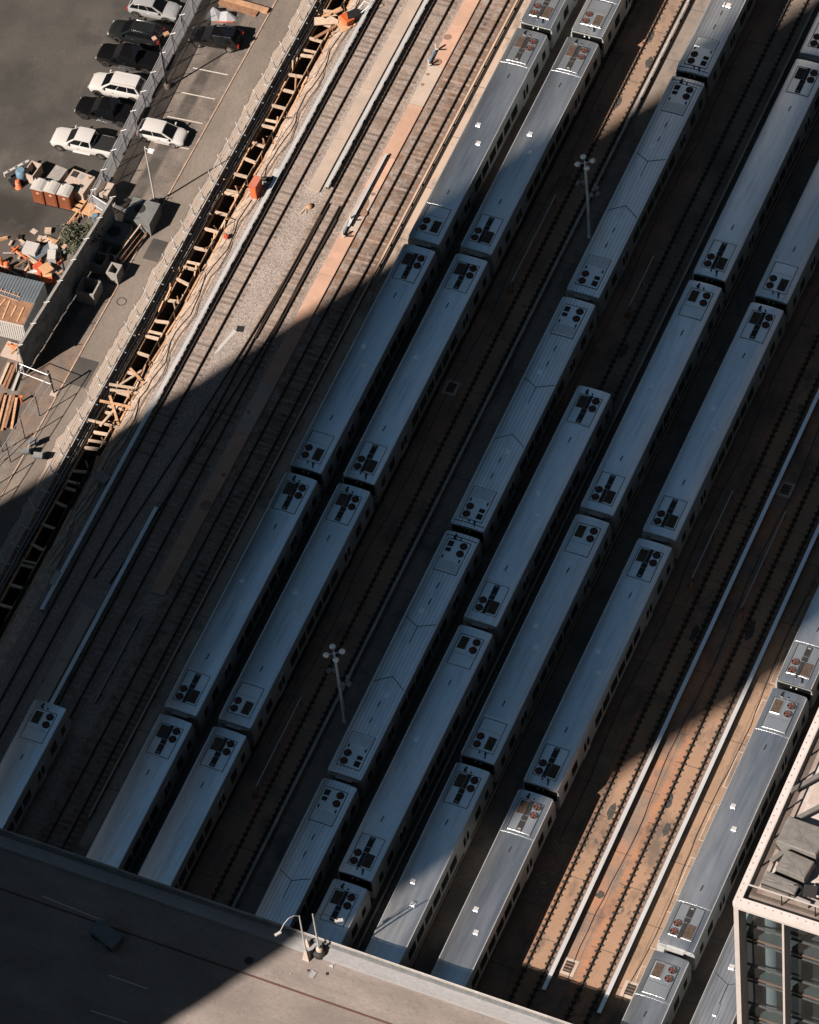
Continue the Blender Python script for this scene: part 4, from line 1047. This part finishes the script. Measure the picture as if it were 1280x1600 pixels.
for i, (px, py) in enumerate(((106, 352), (112, 342), (100, 362), (118, 348), (112, 356))):
    c = at(px, py, .2); tag(MB().obox((c.x, c.y, .15 + .05 * i), .16, 2.2, .1, -.25 + .08 * i).build('plank', M_RUSTW if i > 2 else M_PLY), ['orange plank in front of the plywood', 'bright plank nearest the steps', 'lowest orange plank by the bushy tree', 'dark plank close to the barrel', 'dark plank between the orange ones'][i], 'plank')
# towed concrete trailer and hopper at far left
c = at(34, 275, .6); t = thing('spray_trailer', (c.x, c.y, 0), .95, 'low trailer with blue tank and white bumper at the left edge', 'trailer')
MB().lathe((0, 0, 0), [(.42, .45), (.5, .6), (.5, 1.3), (.35, 1.5)], 16).build('tank', M_BLUE, t); MB().box(-1.2, 1.0, -.5, .5, .3, .45).build('chassis', M_DARKM, t)
m = MB().box(-1.3, 1.3, .8, 1.05, .5, 1.0); bp_ = m.build('bumper', M_WHITE, t)
for k in (-.8, 0, .8): MB().box(k - .12, k + .12, .84, 1.0, 1.0, 1.012).build('slot', M_VENT, bp_)
for k in (-.5, .5): MB().tube((0, k, .3), (0, k * 1.2, .3), .3, n=14).build('wheel', M_TYRE, t)
vault(50, 262, 1.3, 1.05, 1.6, 1.2, -.1, .09, 'small open white hopper next to the blue tank trailer', M_WALKC, 'hopper')
def drum(px, py, label, z=.5):
    c = at(px, py, z); t = thing('traffic_drum', (c.x, c.y, 0), 0, label, 'traffic drum', 'orange traffic drums')
    MB().lathe((0, 0, 0), [(.36, 0), (.36, .08), (.28, .1), (.28, .35), (.26, .36), (.25, .62), (.23, .63), (.22, .9), (.18, .95), (.1, .97)], 14).build('drum', M_ORANGE, t)
    for z0 in (.38, .66): MB().lathe((0, 0, z0), [(.262 - (z0 - .38) * .1, 0), (.25 - (z0 - .38) * .1, .13)], 14).build('white_band', M_WHITE, t)
drum(28, 287, 'single orange traffic drum by the tank trailer'); drum(10, 415, 'orange traffic drum right of its neighbour at the left edge'); drum(0, 408, 'orange traffic drum cut by the left edge')
c = at(71, 437, .5); t = thing('fallen_barrel', (c.x, c.y, 0), .3, 'orange barrels lying beside the white tub', 'barrel'); MB().tube((-.6, 0, .33), (.6, .1, .33), .32, n=14).build('drum', M_ORANGE, t); MB().tube((-.3, .5, .33), (.5, .55, .33), .3, n=14).build('second_drum', M_PLY, t)
c = at(55, 430, .5); t = thing('white_tub', (c.x, c.y, 0), .2, 'oval white tub holding red items beside the container', 'tub')
m = MB().lathe((0, 0, 0), [(.55, 0), (.62, .5), (.56, .5), (.5, .1), (.02, .08)], 18); m.v = [(a * 1.5, b, c) for a, b, c in m.v]; m.build('tub', M_WHITE, t); MB().obox((.35, 0, .35), .4, .5, .2, .5).build('red_items', M_REDCAB, t)
boxat('plywood_crate', 72, 420, .6, 1.1, 1.0, .7, -.5, M_PLY, 'tan plywood crate under the red lamp post', 'crate')
boxat('red_crate', 62, 417, .6, 1.2, .8, .6, -.5, M_REDCAB, 'dark red crate left of the plywood crate', 'crate')
boxat('white_stack', 48, 387, .8, 1.3, 1.2, .9, .05, M_WHITE, 'white wrapped stack left of the grey pipes', 'stack')
t = thing('white_sheeting', tuple(at(84, 392, .7))[:2] + (0,), .5, 'tall white folded sheets leaning right of the grey pipes', 'sheets')
MB().obox((0, .45, .6), .75, .9, 1.1, .1, .15).build('upper_sheet', M_WHITE, t); MB().obox((-.2, -.5, .5), .75, 1.0, .95, -.15, .1).build('lower_sheet', M_WHITE, t)
for k in range(4):
    c = at(63 + k * 3, 392 + k, .4); tag(MB().tube((c.x - .5, c.y - 1.1, .35), (c.x + .4, c.y + 1.0, .4), .11, n=10).build('grey_pipe', M_PANEL), 'grey pipe between the white stacks', 'pipe', 'grey pipes between the white stacks')
boxat('paving_block', 75, 359, .3, .6, .5, .35, .3, M_PALEW, 'cream block on the bare ground above the white stacks', 'block')
boxat('flat_card', 53, 361, .05, .6, .5, .03, -.3, M_WALKC, 'flat pale card lying on the bare ground', 'card')
boxat('small_block', 62, 371, .3, .35, .5, .3, .1, M_PALEW, 'small pinkish block just above the white wrapped stack', 'block')
for i, (px, py, a, l, m_) in enumerate(((30, 395, -.45, 2.2, M_ORANGE), (40, 402, -.3, 2.6, M_PALEW), (35, 410, .9, 1.6, M_RUSTW), (45, 412, -1.0, 1.5, M_RUSTW), (24, 390, 1.2, .9, M_ORANGE), (22, 427, -.2, 3.4, M_PALEW), (50, 405, -.35, 2.0, M_PALEW))):
    c = at(px, py, .4); o = MB().bar((c.x - math.cos(a) * l / 2, c.y - math.sin(a) * l / 2, .2 + .06 * i), (c.x + math.cos(a) * l / 2, c.y + math.sin(a) * l / 2, .5), .12, .12).build('scaffold_pole', m_)
    tag(o, 'pole in the jumbled heap beside the orange traffic drums', 'pole', 'poles heaped by the traffic drums')
# shipping container with corrugated roof
c = at(40, 447, 2.6)
t = thing('site_container', (-58.9, -26.6, 0), rad(3), 'corrugated steel site container with timber stacked on its roof', 'container')
b = MB(); b.box(-6.5, 2.05, -2.5, 2.5, .1, 2.5); b.build('walls', M_WHITE, t)
b = MB()
k = -6.5
while k < 2.0: b.box(k, k + .09, -2.54, -2.50, .2, 2.4); k += .22
b.build('corrugated_front', M_WHITE, t)
b = MB(); k = -6.5
while k < 2.0: b.box(k, k + .14, .1, 2.5, 2.5, 2.56); k += .28
b.build('corrugated_roof', M_PANEL, t)
MB().box(-6.5, 2.05, .1, 2.5, 2.49, 2.52).build('roof_sheet', M_PANEL, t)
MB().box(-6.5, 2.0, -2.45, .05, 2.5, 2.54).build('timber_deck', M_RUSTW, t)
b = MB()
for k in range(9): b.obox((-4.6 + k * .75 + R_.uniform(-.1, .1), -1.2 + R_.uniform(-.3, .3), 2.58), .14, R_.uniform(1.2, 2.1), .05, R_.uniform(-.3, .3))
b.build('loose_boards', M_WOOD, t)
b = MB()
for s in (0, .45): b.bar((-6.3, .3 + s + .4, 2.62), (.6, -.1 + s, 2.62), .06, .06)
for k in range(16): b.bar((-6.0 + k * .42, .68 - k * .024, 2.62), (-6.0 + k * .42, 1.1 - k * .024, 2.62), .06, .05)
b.build('roof_ladder', M_WALKB, t)
# lumber and poles at the lower left
for i, (p0, p1, m_) in enumerate((((20, 570), (5, 605), M_RUSTW), ((25, 570), (10, 607), M_RUSTW), ((14, 568), (0, 600), M_PALEW), ((34, 572), (20, 610), M_WHITE), ((9, 618), (-4, 670), M_WOOD), ((17, 618), (3, 672), M_WOOD), ((22, 618), (8, 668), M_RUSTW), ((26, 622), (18, 670), M_WOOD), ((4, 615), (-10, 655), M_RUSTW))):
    a = at(*p0, .2); c = at(*p1, .2); a.z = .2 + .03 * (i % 3); c.z = .2
    o = MB().bar(a, c, .22, .12).build('timber_plank', m_); tag(o, 'long plank lying in the stack at the lower left edge', 'plank', 'planks stacked at the lower left edge')
boxat('pallet', 25, 548, .3, 2.4, 1.6, .25, .0, M_WALKC, 'pale pallet deck in front of the container', 'pallet')
for i, (px, py, a) in enumerate(((18, 541, -.4), (24, 543, -.1), (30, 540, .5), (24, 548, 1.3))):
    c = at(px, py, .6); tag(MB().obox((c.x, c.y, .48 + .1 * i), 1.1, .16, .14, a).build('orange_brace', M_PLY if i % 2 else M_ORANGE), 'orange brace piled on the pale pallet', 'brace', 'orange braces on the pallet')
c = at(34, 628, 0); t = thing('hydrant', (c.x, c.y, 0), 0, 'small orange standpipe alone on the bare soil', 'standpipe'); MB().tube((0, 0, 0), (0, 0, .9), .09, n=10).build('pipe', M_ORANGE, t); MB().obox((.1, 0, .85), .3, .14, .14).build('nozzle', M_ORANGE, t)
# tent near the top
c = at(345, 20, .4); t = thing('tarpaulin_tent', (c.x, c.y, 0), .1, 'grey tarpaulin tent shape above the black suv', 'tarpaulin')
MB().loft([[(-1.4, -.7, 0), (-1.2, .7, 0), (-1.3, 0, .1)], [(-.7, -.8, 0), (-.6, .8, 0), (-.65, 0, 1.1)], [(0, -.65, 0), (.1, .7, 0), (0, 0, .55)], [(.7, -.6, 0), (.8, .6, 0), (.7, 0, .8)], [(1.5, -.3, 0), (1.6, .4, 0), (1.5, 0, .1)]], smooth=False).build('sheet', mat('grey_tarp', (.30, .32, .36), .6, var=.2, scale=2), t)
MB().bar((-.3, -.85, .04), (1.4, -.5, .04), .08, .06).build('hem', M_REDCAB, t)
boxat('timber_edge', 385, 6, .3, 4.5, .5, .35, -.04, M_WOOD, 'orange tan timber baulk at the top edge', 'timber')
boxat('rubble_pile', 372, 11, .2, 4.0, .6, .2, -.08, M_RUSTW, 'brown rubble strip under the timber baulk', 'rubble')
# round lid ring and traffic bits on the haul road
c = at(190, 471, 0); m = MB()
for i in range(24):
    a, b2 = 2 * PI * i / 24, 2 * PI * (i + 1) / 24
    m.bar((math.cos(a) * .42, math.sin(a) * .42, .005), (math.cos(b2) * .42, math.sin(b2) * .42, .005), .07, .012)
o = m.build('manhole_ring', M_DARKM); o.location = (c.x, c.y, 0); tag(o, 'thin dark manhole ring on the haul road below the vaults', 'manhole')
for i, (px, py, sx, sy, lab) in enumerate(((243, 391, 1.5, 2.4, 'grey patched rectangle beside the pipe barrier'), (129, 582, 1.9, 3.0, 'dark patched rectangle lower down the haul road'))):
    c = at(px, py, 0); o = MB().box(-sx / 2, sx / 2, -sy / 2, sy / 2, 0, .012).build('road_patch', M_LOT); o.location = (c.x, c.y, 0); tag(o, lab, 'road patch')
# pole at the lower left with its braces
c = at(85, 615, 0); t = thing('leaning_post', (c.x, c.y, 0), 0, 'dark post standing alone at the lower lot corner', 'post'); MB().tube((0, 0, 0), (-.15, 0, 3.3), .07, n=8).build('pole', M_DARKM, t); MB().obox((0, 0, .08), .6, .6, .15).build('base', M_WALKC, t)
c = at(161, 748, .2); tag(MB().obox((c.x, c.y, .3), 1.2, .9, .5, -.3).build('equipment_case', M_CONC), 'grey case on the gravel right of the shaded trench', 'case')
c = at(87, 905, .3); tag(MB().obox((c.x, c.y, .3), .55, 1.4, .5, -.02).build('equipment_case', M_WHITE), 'pale narrow case at the lower end of the long cover board', 'case')

rd = random.Random(77)
for i in range(64):
    px, py = rd.uniform(0, 105), rd.uniform(372, 440)
    c = at(px, py, .1); l = rd.uniform(.2, 1.1)
    o = MB().obox((0, 0, 0), l, rd.uniform(.08, .35), rd.uniform(.06, .3), 0, rd.uniform(-.2, .2)).build('scrap_piece', rd.choice((M_WOOD, M_PALEW, M_RUSTW, M_WALKC, M_CONC, M_ORANGE, M_DARKM, M_PANEL, M_REDCAB)))
    o.location = (c.x, c.y, rd.uniform(.05, .3)); o.rotation_euler = (rd.uniform(-.3, .3), 0, rd.uniform(0, 3.1)); tag(o, 'small scrap piece lying in the cluttered work yard', 'scrap', 'scrap scattered over the work yard')
# bushy tree
rt = random.Random(21)
c = at(128, 404, 0)
t = thing('bushy_tree', (c.x - .4, c.y + .3, 0), 0, 'dark bushy tree leaning over the tall screened fence', 'tree')
tr = MB(); tips = []
tr.tube((0, 0, 0), (.1, .05, 1.3), .13, .09, 8)
for k in range(11):
    a = rt.uniform(0, 2 * PI); l = rt.uniform(.9, 1.9); e = Vector((.1 + math.cos(a) * l, .05 + math.sin(a) * l, 1.3 + rt.uniform(.6, 1.9)))
    mid = Vector((.1, .05, 1.2)).lerp(e, .5) + Vector((0, 0, .25)); tr.tube((.1, .05, 1.2), mid, .06, .04, 6); tr.tube(mid, e, .04, .02, 6); tips += [e, mid, mid.lerp(e, .5)]
tr.build('trunk', M_BARK, t)
lf = MB()
for e in tips:
    for k in range(120):
        p = e + Vector((rt.gauss(0, .34), rt.gauss(0, .34), rt.gauss(0, .28)))
        if p.z < .4: continue
        s = rt.uniform(.07, .17); q = Matrix.Rotation(rt.uniform(0, 6.3), 3, 'Z') @ Matrix.Rotation(rt.uniform(-1.1, 1.1), 3, 'X') @ Matrix.Rotation(rt.uniform(-.8, .8), 3, 'Y')
        lf.add([p + q @ Vector(v) for v in ((-s, 0, 0), (0, -s * .5, .01), (s, 0, 0), (0, s * .5, .01))], [(0, 1, 2, 3)])
lf.build('crown', M_LEAF, t)

# ================================================================ BRIDGE
BZ = 6.0; BY = at(500, 1475, BZ).y
t = thing('road_bridge', (0, BY, 0), rad(-.17), 'concrete road bridge crossing over the tracks at the bottom', 'bridge')
dk = MB().box(-160, 160, -34, 0, BZ - 1.0, BZ); dk.build('deck', M_DECK, t)
MB().box(-160, 160, -1.2, -.02, BZ, BZ + .28).build('kerb_wall', mat('kerb_concrete', (.36, .37, .39), .85, var=.12, scale=.4, stretch=(.3, 1, 1)), t)
MB().box(-160, 160, -.20, -.02, BZ + .28, BZ + .62).build('parapet', M_SCREEN, t)
MB().box(-160, 160, .0, .12, BZ - .9, BZ + .7).build('fascia', M_COVERG, t)
MB().tube((-160, .06, BZ + .85), (160, .06, BZ + .85), .05, n=8).build('hand_rail', M_COVERG, t)
m = MB(); x = -60
while x < 60: m.box(x - .04, x + .04, .02, .10, BZ + .7, BZ + .85); x += 2.4
m.build('rail_posts', M_GALV, t)['kind'] = 'stuff'
MB().box(-160, 160, -4.68, -4.56, BZ, BZ + .06).build('rusty_channel', mat('rusty_channel', (.12, .05, .04), .8, var=.2), t)
for x in (-45, -30, -29.3, 1, 26, 45): MB().box(x - .5, x + .5, -20, -1, 0, BZ - 1.0).build('pier', M_CONC, t)
c = at(389, 1501, BZ); o = MB().lathe((0, 0, 0), [(.36, 0), (.36, .012)], 20).build('manhole_cover', M_VENT); o.location = (c.x, c.y, BZ); tag(o, 'round dark manhole cover on the shaded bridge deck', 'manhole')
for i, (p0, p1, wd3) in enumerate((((65, 1400), (160, 1438), .12), ((170, 1524), (230, 1545), .1), ((141, 1579), (199, 1598), .1))):
    a = at(*p0, BZ); c2_ = at(*p1, BZ); a.z = c2_.z = BZ + .012
    tag(MB().bar(a, c2_, wd3, .02).build('deck_line', M_LINE), ['faint pale line on the dark deck, uppermost', 'faint pale line on the dark deck, middle', 'faint pale line on the dark deck at the bottom edge'][i], 'road line')
c = at(168, 1468, BZ); t4 = thing('service_cart', (c.x, c.y, BZ), rad(-18), 'low cart standing in the dark on the left of the bridge', 'cart')
MB().obox((0, 0, .75), 2.6, 1.3, .5).build('bed', M_PANEL, t4); MB().obox((0, 0, .42), 2.4, 1.1, .16).build('chassis', M_DARKM, t4)
for q in (-.8, .8):
    for q2 in (-.6, .6): MB().tube((q, q2 - .08, .3), (q, q2 + .08, .3), .3, n=12).build('wheel', M_TYRE, t4)
def bridge_lamp(px, py, H, arm, label, drumb):
    c = at(px, py, BZ); t = thing('street_lamp', (c.x, c.y, BZ), 0, label, 'street lamp', 'lamps on the bridge')
    if drumb:
        MB().lathe((0, 0, 0), [(.52, 0), (.56, .25), (.52, .5), (.2, .55)], 18).build('tyre_base', M_BLACK, t); MB().lathe((0, .1, .5), [(.3, 0), (.28, .35), (.12, .5)], 14).build('footing', M_WALKC, t)
    else: MB().loft([[(-.3, -.3, 0), (.3, -.3, 0), (.3, .3, 0), (-.3, .3, 0)], [(-.11, -.11, 1.1), (.11, -.11, 1.1), (.11, .11, 1.1), (-.11, .11, 1.1)]], smooth=False).build('footing', M_WALKC, t)
    MB().tube((0, 0, .5), (0, 0, H), .09, .05, 10).build('pole', M_GALV, t)
    if arm:
        pts = [Vector((0, 0, H)), Vector((-.3, -.25, H + .25)), Vector((-.6, -.6, H + .25)), Vector((-.85, -1.0, H - .1)), Vector((-1.05, -1.5, H - .7))]
        ar = MB().path(pts, .028, 6).build('arm', M_WHITE, t); e = pts[-1]
        MB().obox((e.x - .1, e.y - .15, e.z - .1), .22, .55, .13, -.6).build('lamp_head', M_WHITE, ar)
    else:
        ar = MB().path([Vector((0, 0, H)), Vector((.9, .5, H - .4)), Vector((1.6, .75, H - 1.1))], .03, 6).build('arm', M_DARKM, t)
        MB().obox((1.75, .8, H - 1.2), .65, .24, .14, .5).build('lamp_head', M_WHITE, ar)
bridge_lamp(480, 1497, 6.6, True, 'left bridge lamp with a long curved white arm', False)
bridge_lamp(500, 1491, 6.3, False, 'right bridge lamp standing in a black tyre base', True)
c = at(481, 1480, BZ); tag(MB().loft([[(c.x - .3, c.y - .2, BZ), (c.x + .3, c.y - .2, BZ), (c.x + .3, c.y + .2, BZ), (c.x - .3, c.y + .2, BZ)], [(c.x - .05, c.y, BZ + 1.2), (c.x + .05, c.y, BZ + 1.2), (c.x + .05, c.y + .05, BZ + 1.2), (c.x - .05, c.y + .05, BZ + 1.2)]], smooth=False).build('parapet_bracket', M_WALKC), 'pale pointed bracket on the kerb between the lamps', 'bracket')
for i, (px, py, s, m_, lab) in enumerate(((518, 1510, .3, M_WHITE, 'white scrap near the lamp footings'), (522, 1505, .35, M_HATCHG, 'grey scrap behind the white scrap'), (489, 1523, .6, M_HATCHG, 'flat grey card on the bridge deck'), (511, 1522, .25, M_VENT, 'black scrap on the bridge deck, right'), (482, 1517, .18, M_VENT, 'black scrap on the bridge deck, left'), (454, 1522, .1, M_WHITE, 'tiny white scrap on the left deck'), (535, 1506, .1, M_WHITE, 'tiny white scrap right of the tyre base'))):
    c = at(px, py, BZ); tag(MB().obox((c.x, c.y, BZ + .04), s, s * .7, .06, i * .7).build('litter_scrap', m_), lab, 'litter')
# litter in the yard beside the left brown track
m = MB()
for i in range(70):
    u = R_.random(); px = 880 - 40 * u + R_.gauss(0, 8); py = 1270 + 130 * u + R_.gauss(0, 14); c = at(px, py, 0); s = R_.uniform(.03, .09)
    m.obox((c.x, c.y, .02), s, s, .02, R_.uniform(0, 3))
for i in range(160):
    c = Vector((R_.uniform(-44, 20), R_.uniform(-75, 30), 0)); s = R_.uniform(.04, .11); m.obox((c.x, c.y, .03), s, s * .7, .03, R_.uniform(0, 3))
o = m.build('litter', M_WHITE); tag(o, 'specks of white litter scattered over the yard floor', 'litter', None, 'stuff')

# ================================================================ TERRACE BUILDING (lower right)
TZ_ = 80.0
K = at(1145, 1409, TZ_)
M_STONE = mat('ledge_stone', (.68, .645, .64), .75, var=.06, scale=.8, fine=4, fvar=.05)
M_FIN = mat('fin_stone', (.56, .53, .52), .8, var=.08, scale=.6, fine=4, fvar=.05)
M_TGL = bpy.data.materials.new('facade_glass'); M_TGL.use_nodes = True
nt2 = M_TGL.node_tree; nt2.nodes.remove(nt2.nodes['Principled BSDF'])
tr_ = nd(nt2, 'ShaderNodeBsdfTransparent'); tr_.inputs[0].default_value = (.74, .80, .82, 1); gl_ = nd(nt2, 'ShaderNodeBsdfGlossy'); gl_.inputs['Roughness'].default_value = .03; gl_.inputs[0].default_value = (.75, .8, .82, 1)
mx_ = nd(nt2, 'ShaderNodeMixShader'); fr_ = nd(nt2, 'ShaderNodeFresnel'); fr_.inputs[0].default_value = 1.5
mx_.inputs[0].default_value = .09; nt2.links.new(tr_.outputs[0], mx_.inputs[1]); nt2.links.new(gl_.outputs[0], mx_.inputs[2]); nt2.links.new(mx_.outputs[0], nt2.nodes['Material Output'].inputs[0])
M_RAILGL = M_TGL.copy(); M_RAILGL.name = 'railing_glass'
for n_ in M_RAILGL.node_tree.nodes:
    if n_.type == 'BSDF_TRANSPARENT': n_.inputs[0].default_value = (.90, .885, .87, 1)
M_TERR = mat('terrace_floor', (.21, .175, .16), .8, var=.12, scale=1)
M_PAVE = mat('terrace_paving', (.60, .55, .53), .7, var=.05, scale=1)
def f(t, s):
    tc = nd(t, 'ShaderNodeTexCoord'); ck = nd(t, 'ShaderNodeTexChecker'); ck.inputs['Scale'].default_value = .62; t.links.new(tc.outputs['Object'], ck.inputs['Vector'])
    s = mixcol(t, s, mul(t, ck.outputs['Fac'], .5), (.50, .38, .33)); return mixcol(t, s, noise(t, tc.outputs['Object'], .5, 3, .55, .6), (.66, .62, .60))
chain(M_PAVE, f)
t = thing('terrace_building', (K.x, K.y, 0), 0, 'pale stone framed building with a glass railed roof terrace, lower right', 'building')
W_, D_ = 60.0, 48.0
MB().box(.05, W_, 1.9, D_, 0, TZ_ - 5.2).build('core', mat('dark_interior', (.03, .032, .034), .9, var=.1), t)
LW = .45
lg = MB().box(0, W_, 0, LW, TZ_ - .5, TZ_).box(0, LW, LW, D_, TZ_ - .5, TZ_).build('ledge', M_STONE, t)
MB().box(.02, W_, .03, LW - .1, TZ_ - .78, TZ_ - .55).box(.03, LW - .1, LW, D_, TZ_ - .78, TZ_ - .55).build('ledge_shadow_gap', M_FIN, t)
m = MB(); k = .4
while k < 30: m.box(k - .03, k + .03, .22, .28, TZ_, TZ_ + .006); m.box(.14, .20, k - .035, k + .035, TZ_, TZ_ + .006); k += .5
m.build('ledge_bolts', M_VENT, lg)['kind'] = 'stuff'
# terrace
MB().box(LW, W_, LW, D_, TZ_ - .9, TZ_ - .35).build('terrace_gutter', M_TERR, t)
MB().box(1.0, W_, 1.25, D_, TZ_ - .35, TZ_ - .28).build('terrace_paving', M_PAVE, t)
RX, RY = .62, .98
rl = MB().box(RX, W_, RY - .04, RY + .04, TZ_ + .78, TZ_ + .84).box(RX - .04, RX + .04, RY + .04, D_, TZ_ + .78, TZ_ + .84).build('railing', M_FIN, t)
k = RX + .05
while k < 24:
    MB().box(k, k + 1.9, RY - .015, RY + .015, TZ_ - .30, TZ_ + .77).build('glass_panel', M_RAILGL, rl)
    MB().box(RX - .015, RX + .015, k + .4, k + 2.3, TZ_ - .30, TZ_ + .77).build('glass_panel', M_RAILGL, rl)
    MB().box(k + 1.95, k + 2.01, RY - .05, RY + .05, TZ_ - .35, TZ_ + .77).build('post', M_DARKM, rl); MB().box(RX - .05, RX + .05, k + 2.35, k + 2.41, TZ_ - .35, TZ_ + .77).build('post', M_DARKM, rl)
    k += 2.06
# stone fins and storeys
FH = 4.85
xs = [0] + [2.98 + 2.98 * i for i in range(18)]
for i, x in enumerate(xs):
    ww = .30 if i == 0 else .13; dd = 1.28 if i == 0 else 1.08
    MB().box(x, x + ww, .10, dd, 0, TZ_ - .78).build('stone_fin', M_FIN, t)
for i in range(11): MB().box(.12, 1.2, 4.15 + 4.15 * i, 4.5 + 4.15 * i, 0, TZ_ - .78).build('stone_fin', M_FIN, t)
M_SLABE = mat('slab_edge', (.15, .105, .085), .7, var=.1); M_CEIL = mat('soffit_panel', (.17, .19, .20), .6, var=.1, scale=2); M_COLM = mat('round_column', (.55, .6, .62), .6, var=.05)
M_TRANS = mat('transom_grey', (.13, .135, .14), .5, .3, var=.05)
for s in range(9):
    z = TZ_ - 5.6 - s * FH
    MB().box(.30, W_, 1.32, 12, z - .45, z).build('floor_slab', M_CEIL, t)
    MB().box(.30, W_, 1.22, 1.31, z - .55, z - .38).build('slab_edge', M_SLABE, t)
    MB().box(.30, W_, 1.2, 1.32, z + 1.05, z + 1.2).build('transom', M_TRANS, t)
    MB().box(.30, W_, 1.2, 1.32, z - .95, z - .85).build('transom', M_TRANS, t)
    for q in range(7): MB().tube((1.45 + q * 8.94, 2.3, z), (1.45 + q * 8.94, 2.3, z + FH - .5), .6, n=24).build('round_column', M_COLM, t)
    m = MB()
    for q in range(4): m.box(4.0 + q * 8, 5.6 + q * 8, 1.8, 3.6, z + .72, z + .78)
    m.build('desk', M_CEIL, t)
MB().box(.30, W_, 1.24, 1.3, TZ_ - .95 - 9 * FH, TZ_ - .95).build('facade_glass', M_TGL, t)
# covered furniture on the terrace
M_COVR = mat('furniture_cover', (.19, .185, .18), .75, var=.15, scale=1.5, fine=4, fvar=.1)
def covered(px, py, sx, sy, h, a, label, seed):
    c = at(px, py, TZ_ + .2); rr3 = random.Random(seed); t2 = thing('covered_table', (c.x, c.y, TZ_ - .28), a, label, 'covered furniture', 'grey covered furniture on the terrace')
    rings = []; N = 16
    base = [(-1, -1), (-.5, -1), (0, -1), (.5, -1), (1, -1), (1, -.5), (1, 0), (1, .5), (1, 1), (.5, 1), (0, 1), (-.5, 1), (-1, 1), (-1, .5), (-1, 0), (-1, -.5)]
    for f_, z in ((1.05, 0), (1.02, h * .5), (1.0, h * .96), (.93, h), (.5, h * 1.02), (.02, h * 1.0)):
        ring = []
        for i in range(N):
            cx_, cy_ = base[i]; q = 1.0
            wob = 1 + rr3.uniform(-.02, .02) * (1.4 if z < h * .5 else .6)
            ring.append((cx_ / q * sx / 2 * f_ * wob, cy_ / q * sy / 2 * f_ * wob, z + (rr3.uniform(-.05, .05) if 0 < z < h * .95 else (rr3.uniform(-.015, .015) if z > 0 else 0))))
        rings.append(ring)
    MB().loft(rings, smooth=False).build('fabric_cover', M_COVR, t2)
    MB().box(-sx * .3, sx * .3, -sy * .3, sy * .3, .02, h * .85).build('table', M_DARKM, t2)
covered(1254, 1311, 2.5, 1.9, .9, -.05, 'largest grey covered table, farthest from the terrace corner', 1)
covered(1243, 1355, 1.8, 1.35, .85, -.12, 'middle grey covered table on the terrace', 2)
covered(1220, 1383, 2.1, .75, .8, -.1, 'narrow grey covered bench next to the glass railing', 3)
c = at(1266, 1396, TZ_ + .2); t2 = thing('terrace_table', (c.x, c.y, TZ_ - .28), .2, 'small black table with chairs at the terrace railing', 'table')
MB().box(-.4, .4, -.4, .4, .7, .75).build('table_top', M_BLACK, t2); MB().tube((0, 0, 0), (0, 0, .7), .05, n=8).build('leg', M_BLACK, t2)
for q in (-.75, .75): MB().box(q - .22, q + .22, -.22, .22, .42, .47).box(q - .22, q + .22, .18, .22, .47, .9).build('seat', M_BLACK, t2)
c = at(1252, 1413, TZ_); tag(MB().obox((c.x, c.y + .2, TZ_ - .1), .9, .35, .3, -.1).build('white_planter', M_WHITE), 'small white planter box behind the glass railing', 'planter')
# grey bars standing in for railing shadows across the terrace paving
for i, (p0, p1) in enumerate((((1236, 1235), (1290, 1205)), ((1232, 1285), (1290, 1255)), ((1205, 1345), (1240, 1318)))):
    a = at(*p0, TZ_ + .3); c = at(*p1, TZ_ + .3)
    tag(MB().bar((a.x, a.y, TZ_ + .2), (c.x, c.y, TZ_ + .2), .28, .2).build('pergola_beam', M_COVR), ['upper grey beam slanting over the terrace', 'middle grey beam slanting over the terrace', 'lowest grey beam beside the covered tables'][i], 'beam')

# ================================================================ TOWERS outside the frame; the first throws the long shadow, the rest are added to block sky
M_TW = mat('tower_wall', (.05, .05, .052), .7, var=.1); M_TG = mat('tower_glass', (.012, .015, .018), .45, 0, var=.05, spec=.3)
def tower(x, y, w, d, H, label):
    t = thing('office_tower', (x, y, 0), 0, label, 'tower', 'office towers standing round the yard')
    MB().box(-w / 2, w / 2, -d / 2, d / 2, 0, H).build('walls', M_TW, t)
    z = 6
    while z < H - 4:
        MB().box(-w / 2 - .06, w / 2 + .06, -d / 2 - .06, d / 2 + .06, z, z + 3.2).build('window_band', M_TG, t); z += 5.2
    MB().box(-w / 2 + 4, w / 2 - 4, -d / 2 + 4, d / 2 - 4, H, H + 5).build('plant_room', M_CONC, t)
UX, UY = math.cos(SUN_AZ), math.sin(SUN_AZ); NX, NY = UY, -UX
lat0, lat1 = -20.2, 34.5; wd_ = lat1 - lat0; s_ = wd_ / (NX - NY); lc = (lat0 + lat1) / 2
tower(NX * lc - UX * 175, NY * lc - UY * 175, s_, s_, 205, 'tall office tower left of the bridge throwing the long shadow')
tower(112, 30, 60, 130, 210, 'office tower beyond the right side of the yard')  # this and those below are unseen, added to dim the sky light
tower(45, 120, 60, 90, 190, 'office tower beyond the upper right of the yard')
tower(-140, 25, 50, 150, 390, 'office tower beyond the left side of the car park')  # added to darken the sky mirrored in the lower left roofs
tower(-67, -115.5, 34, 30, 250, 'office block hugging the lower left corner of the yard')  # added to cut sky light around the lower left corner
tower(-75, 95, 130, 50, 62, 'low office block beyond the top of the yard')
tower(72, -165, 62, 66, 72, 'office block south of the terrace building')
tower(-175, -140, 70, 100, 60, 'low block beyond the far lower left')
tower(137, -190, 60, 140, 285, 'tall tower beyond the lower right of the yard')
tower(33, -278, 122, 60, 280, 'tall tower far below the bottom of the yard')
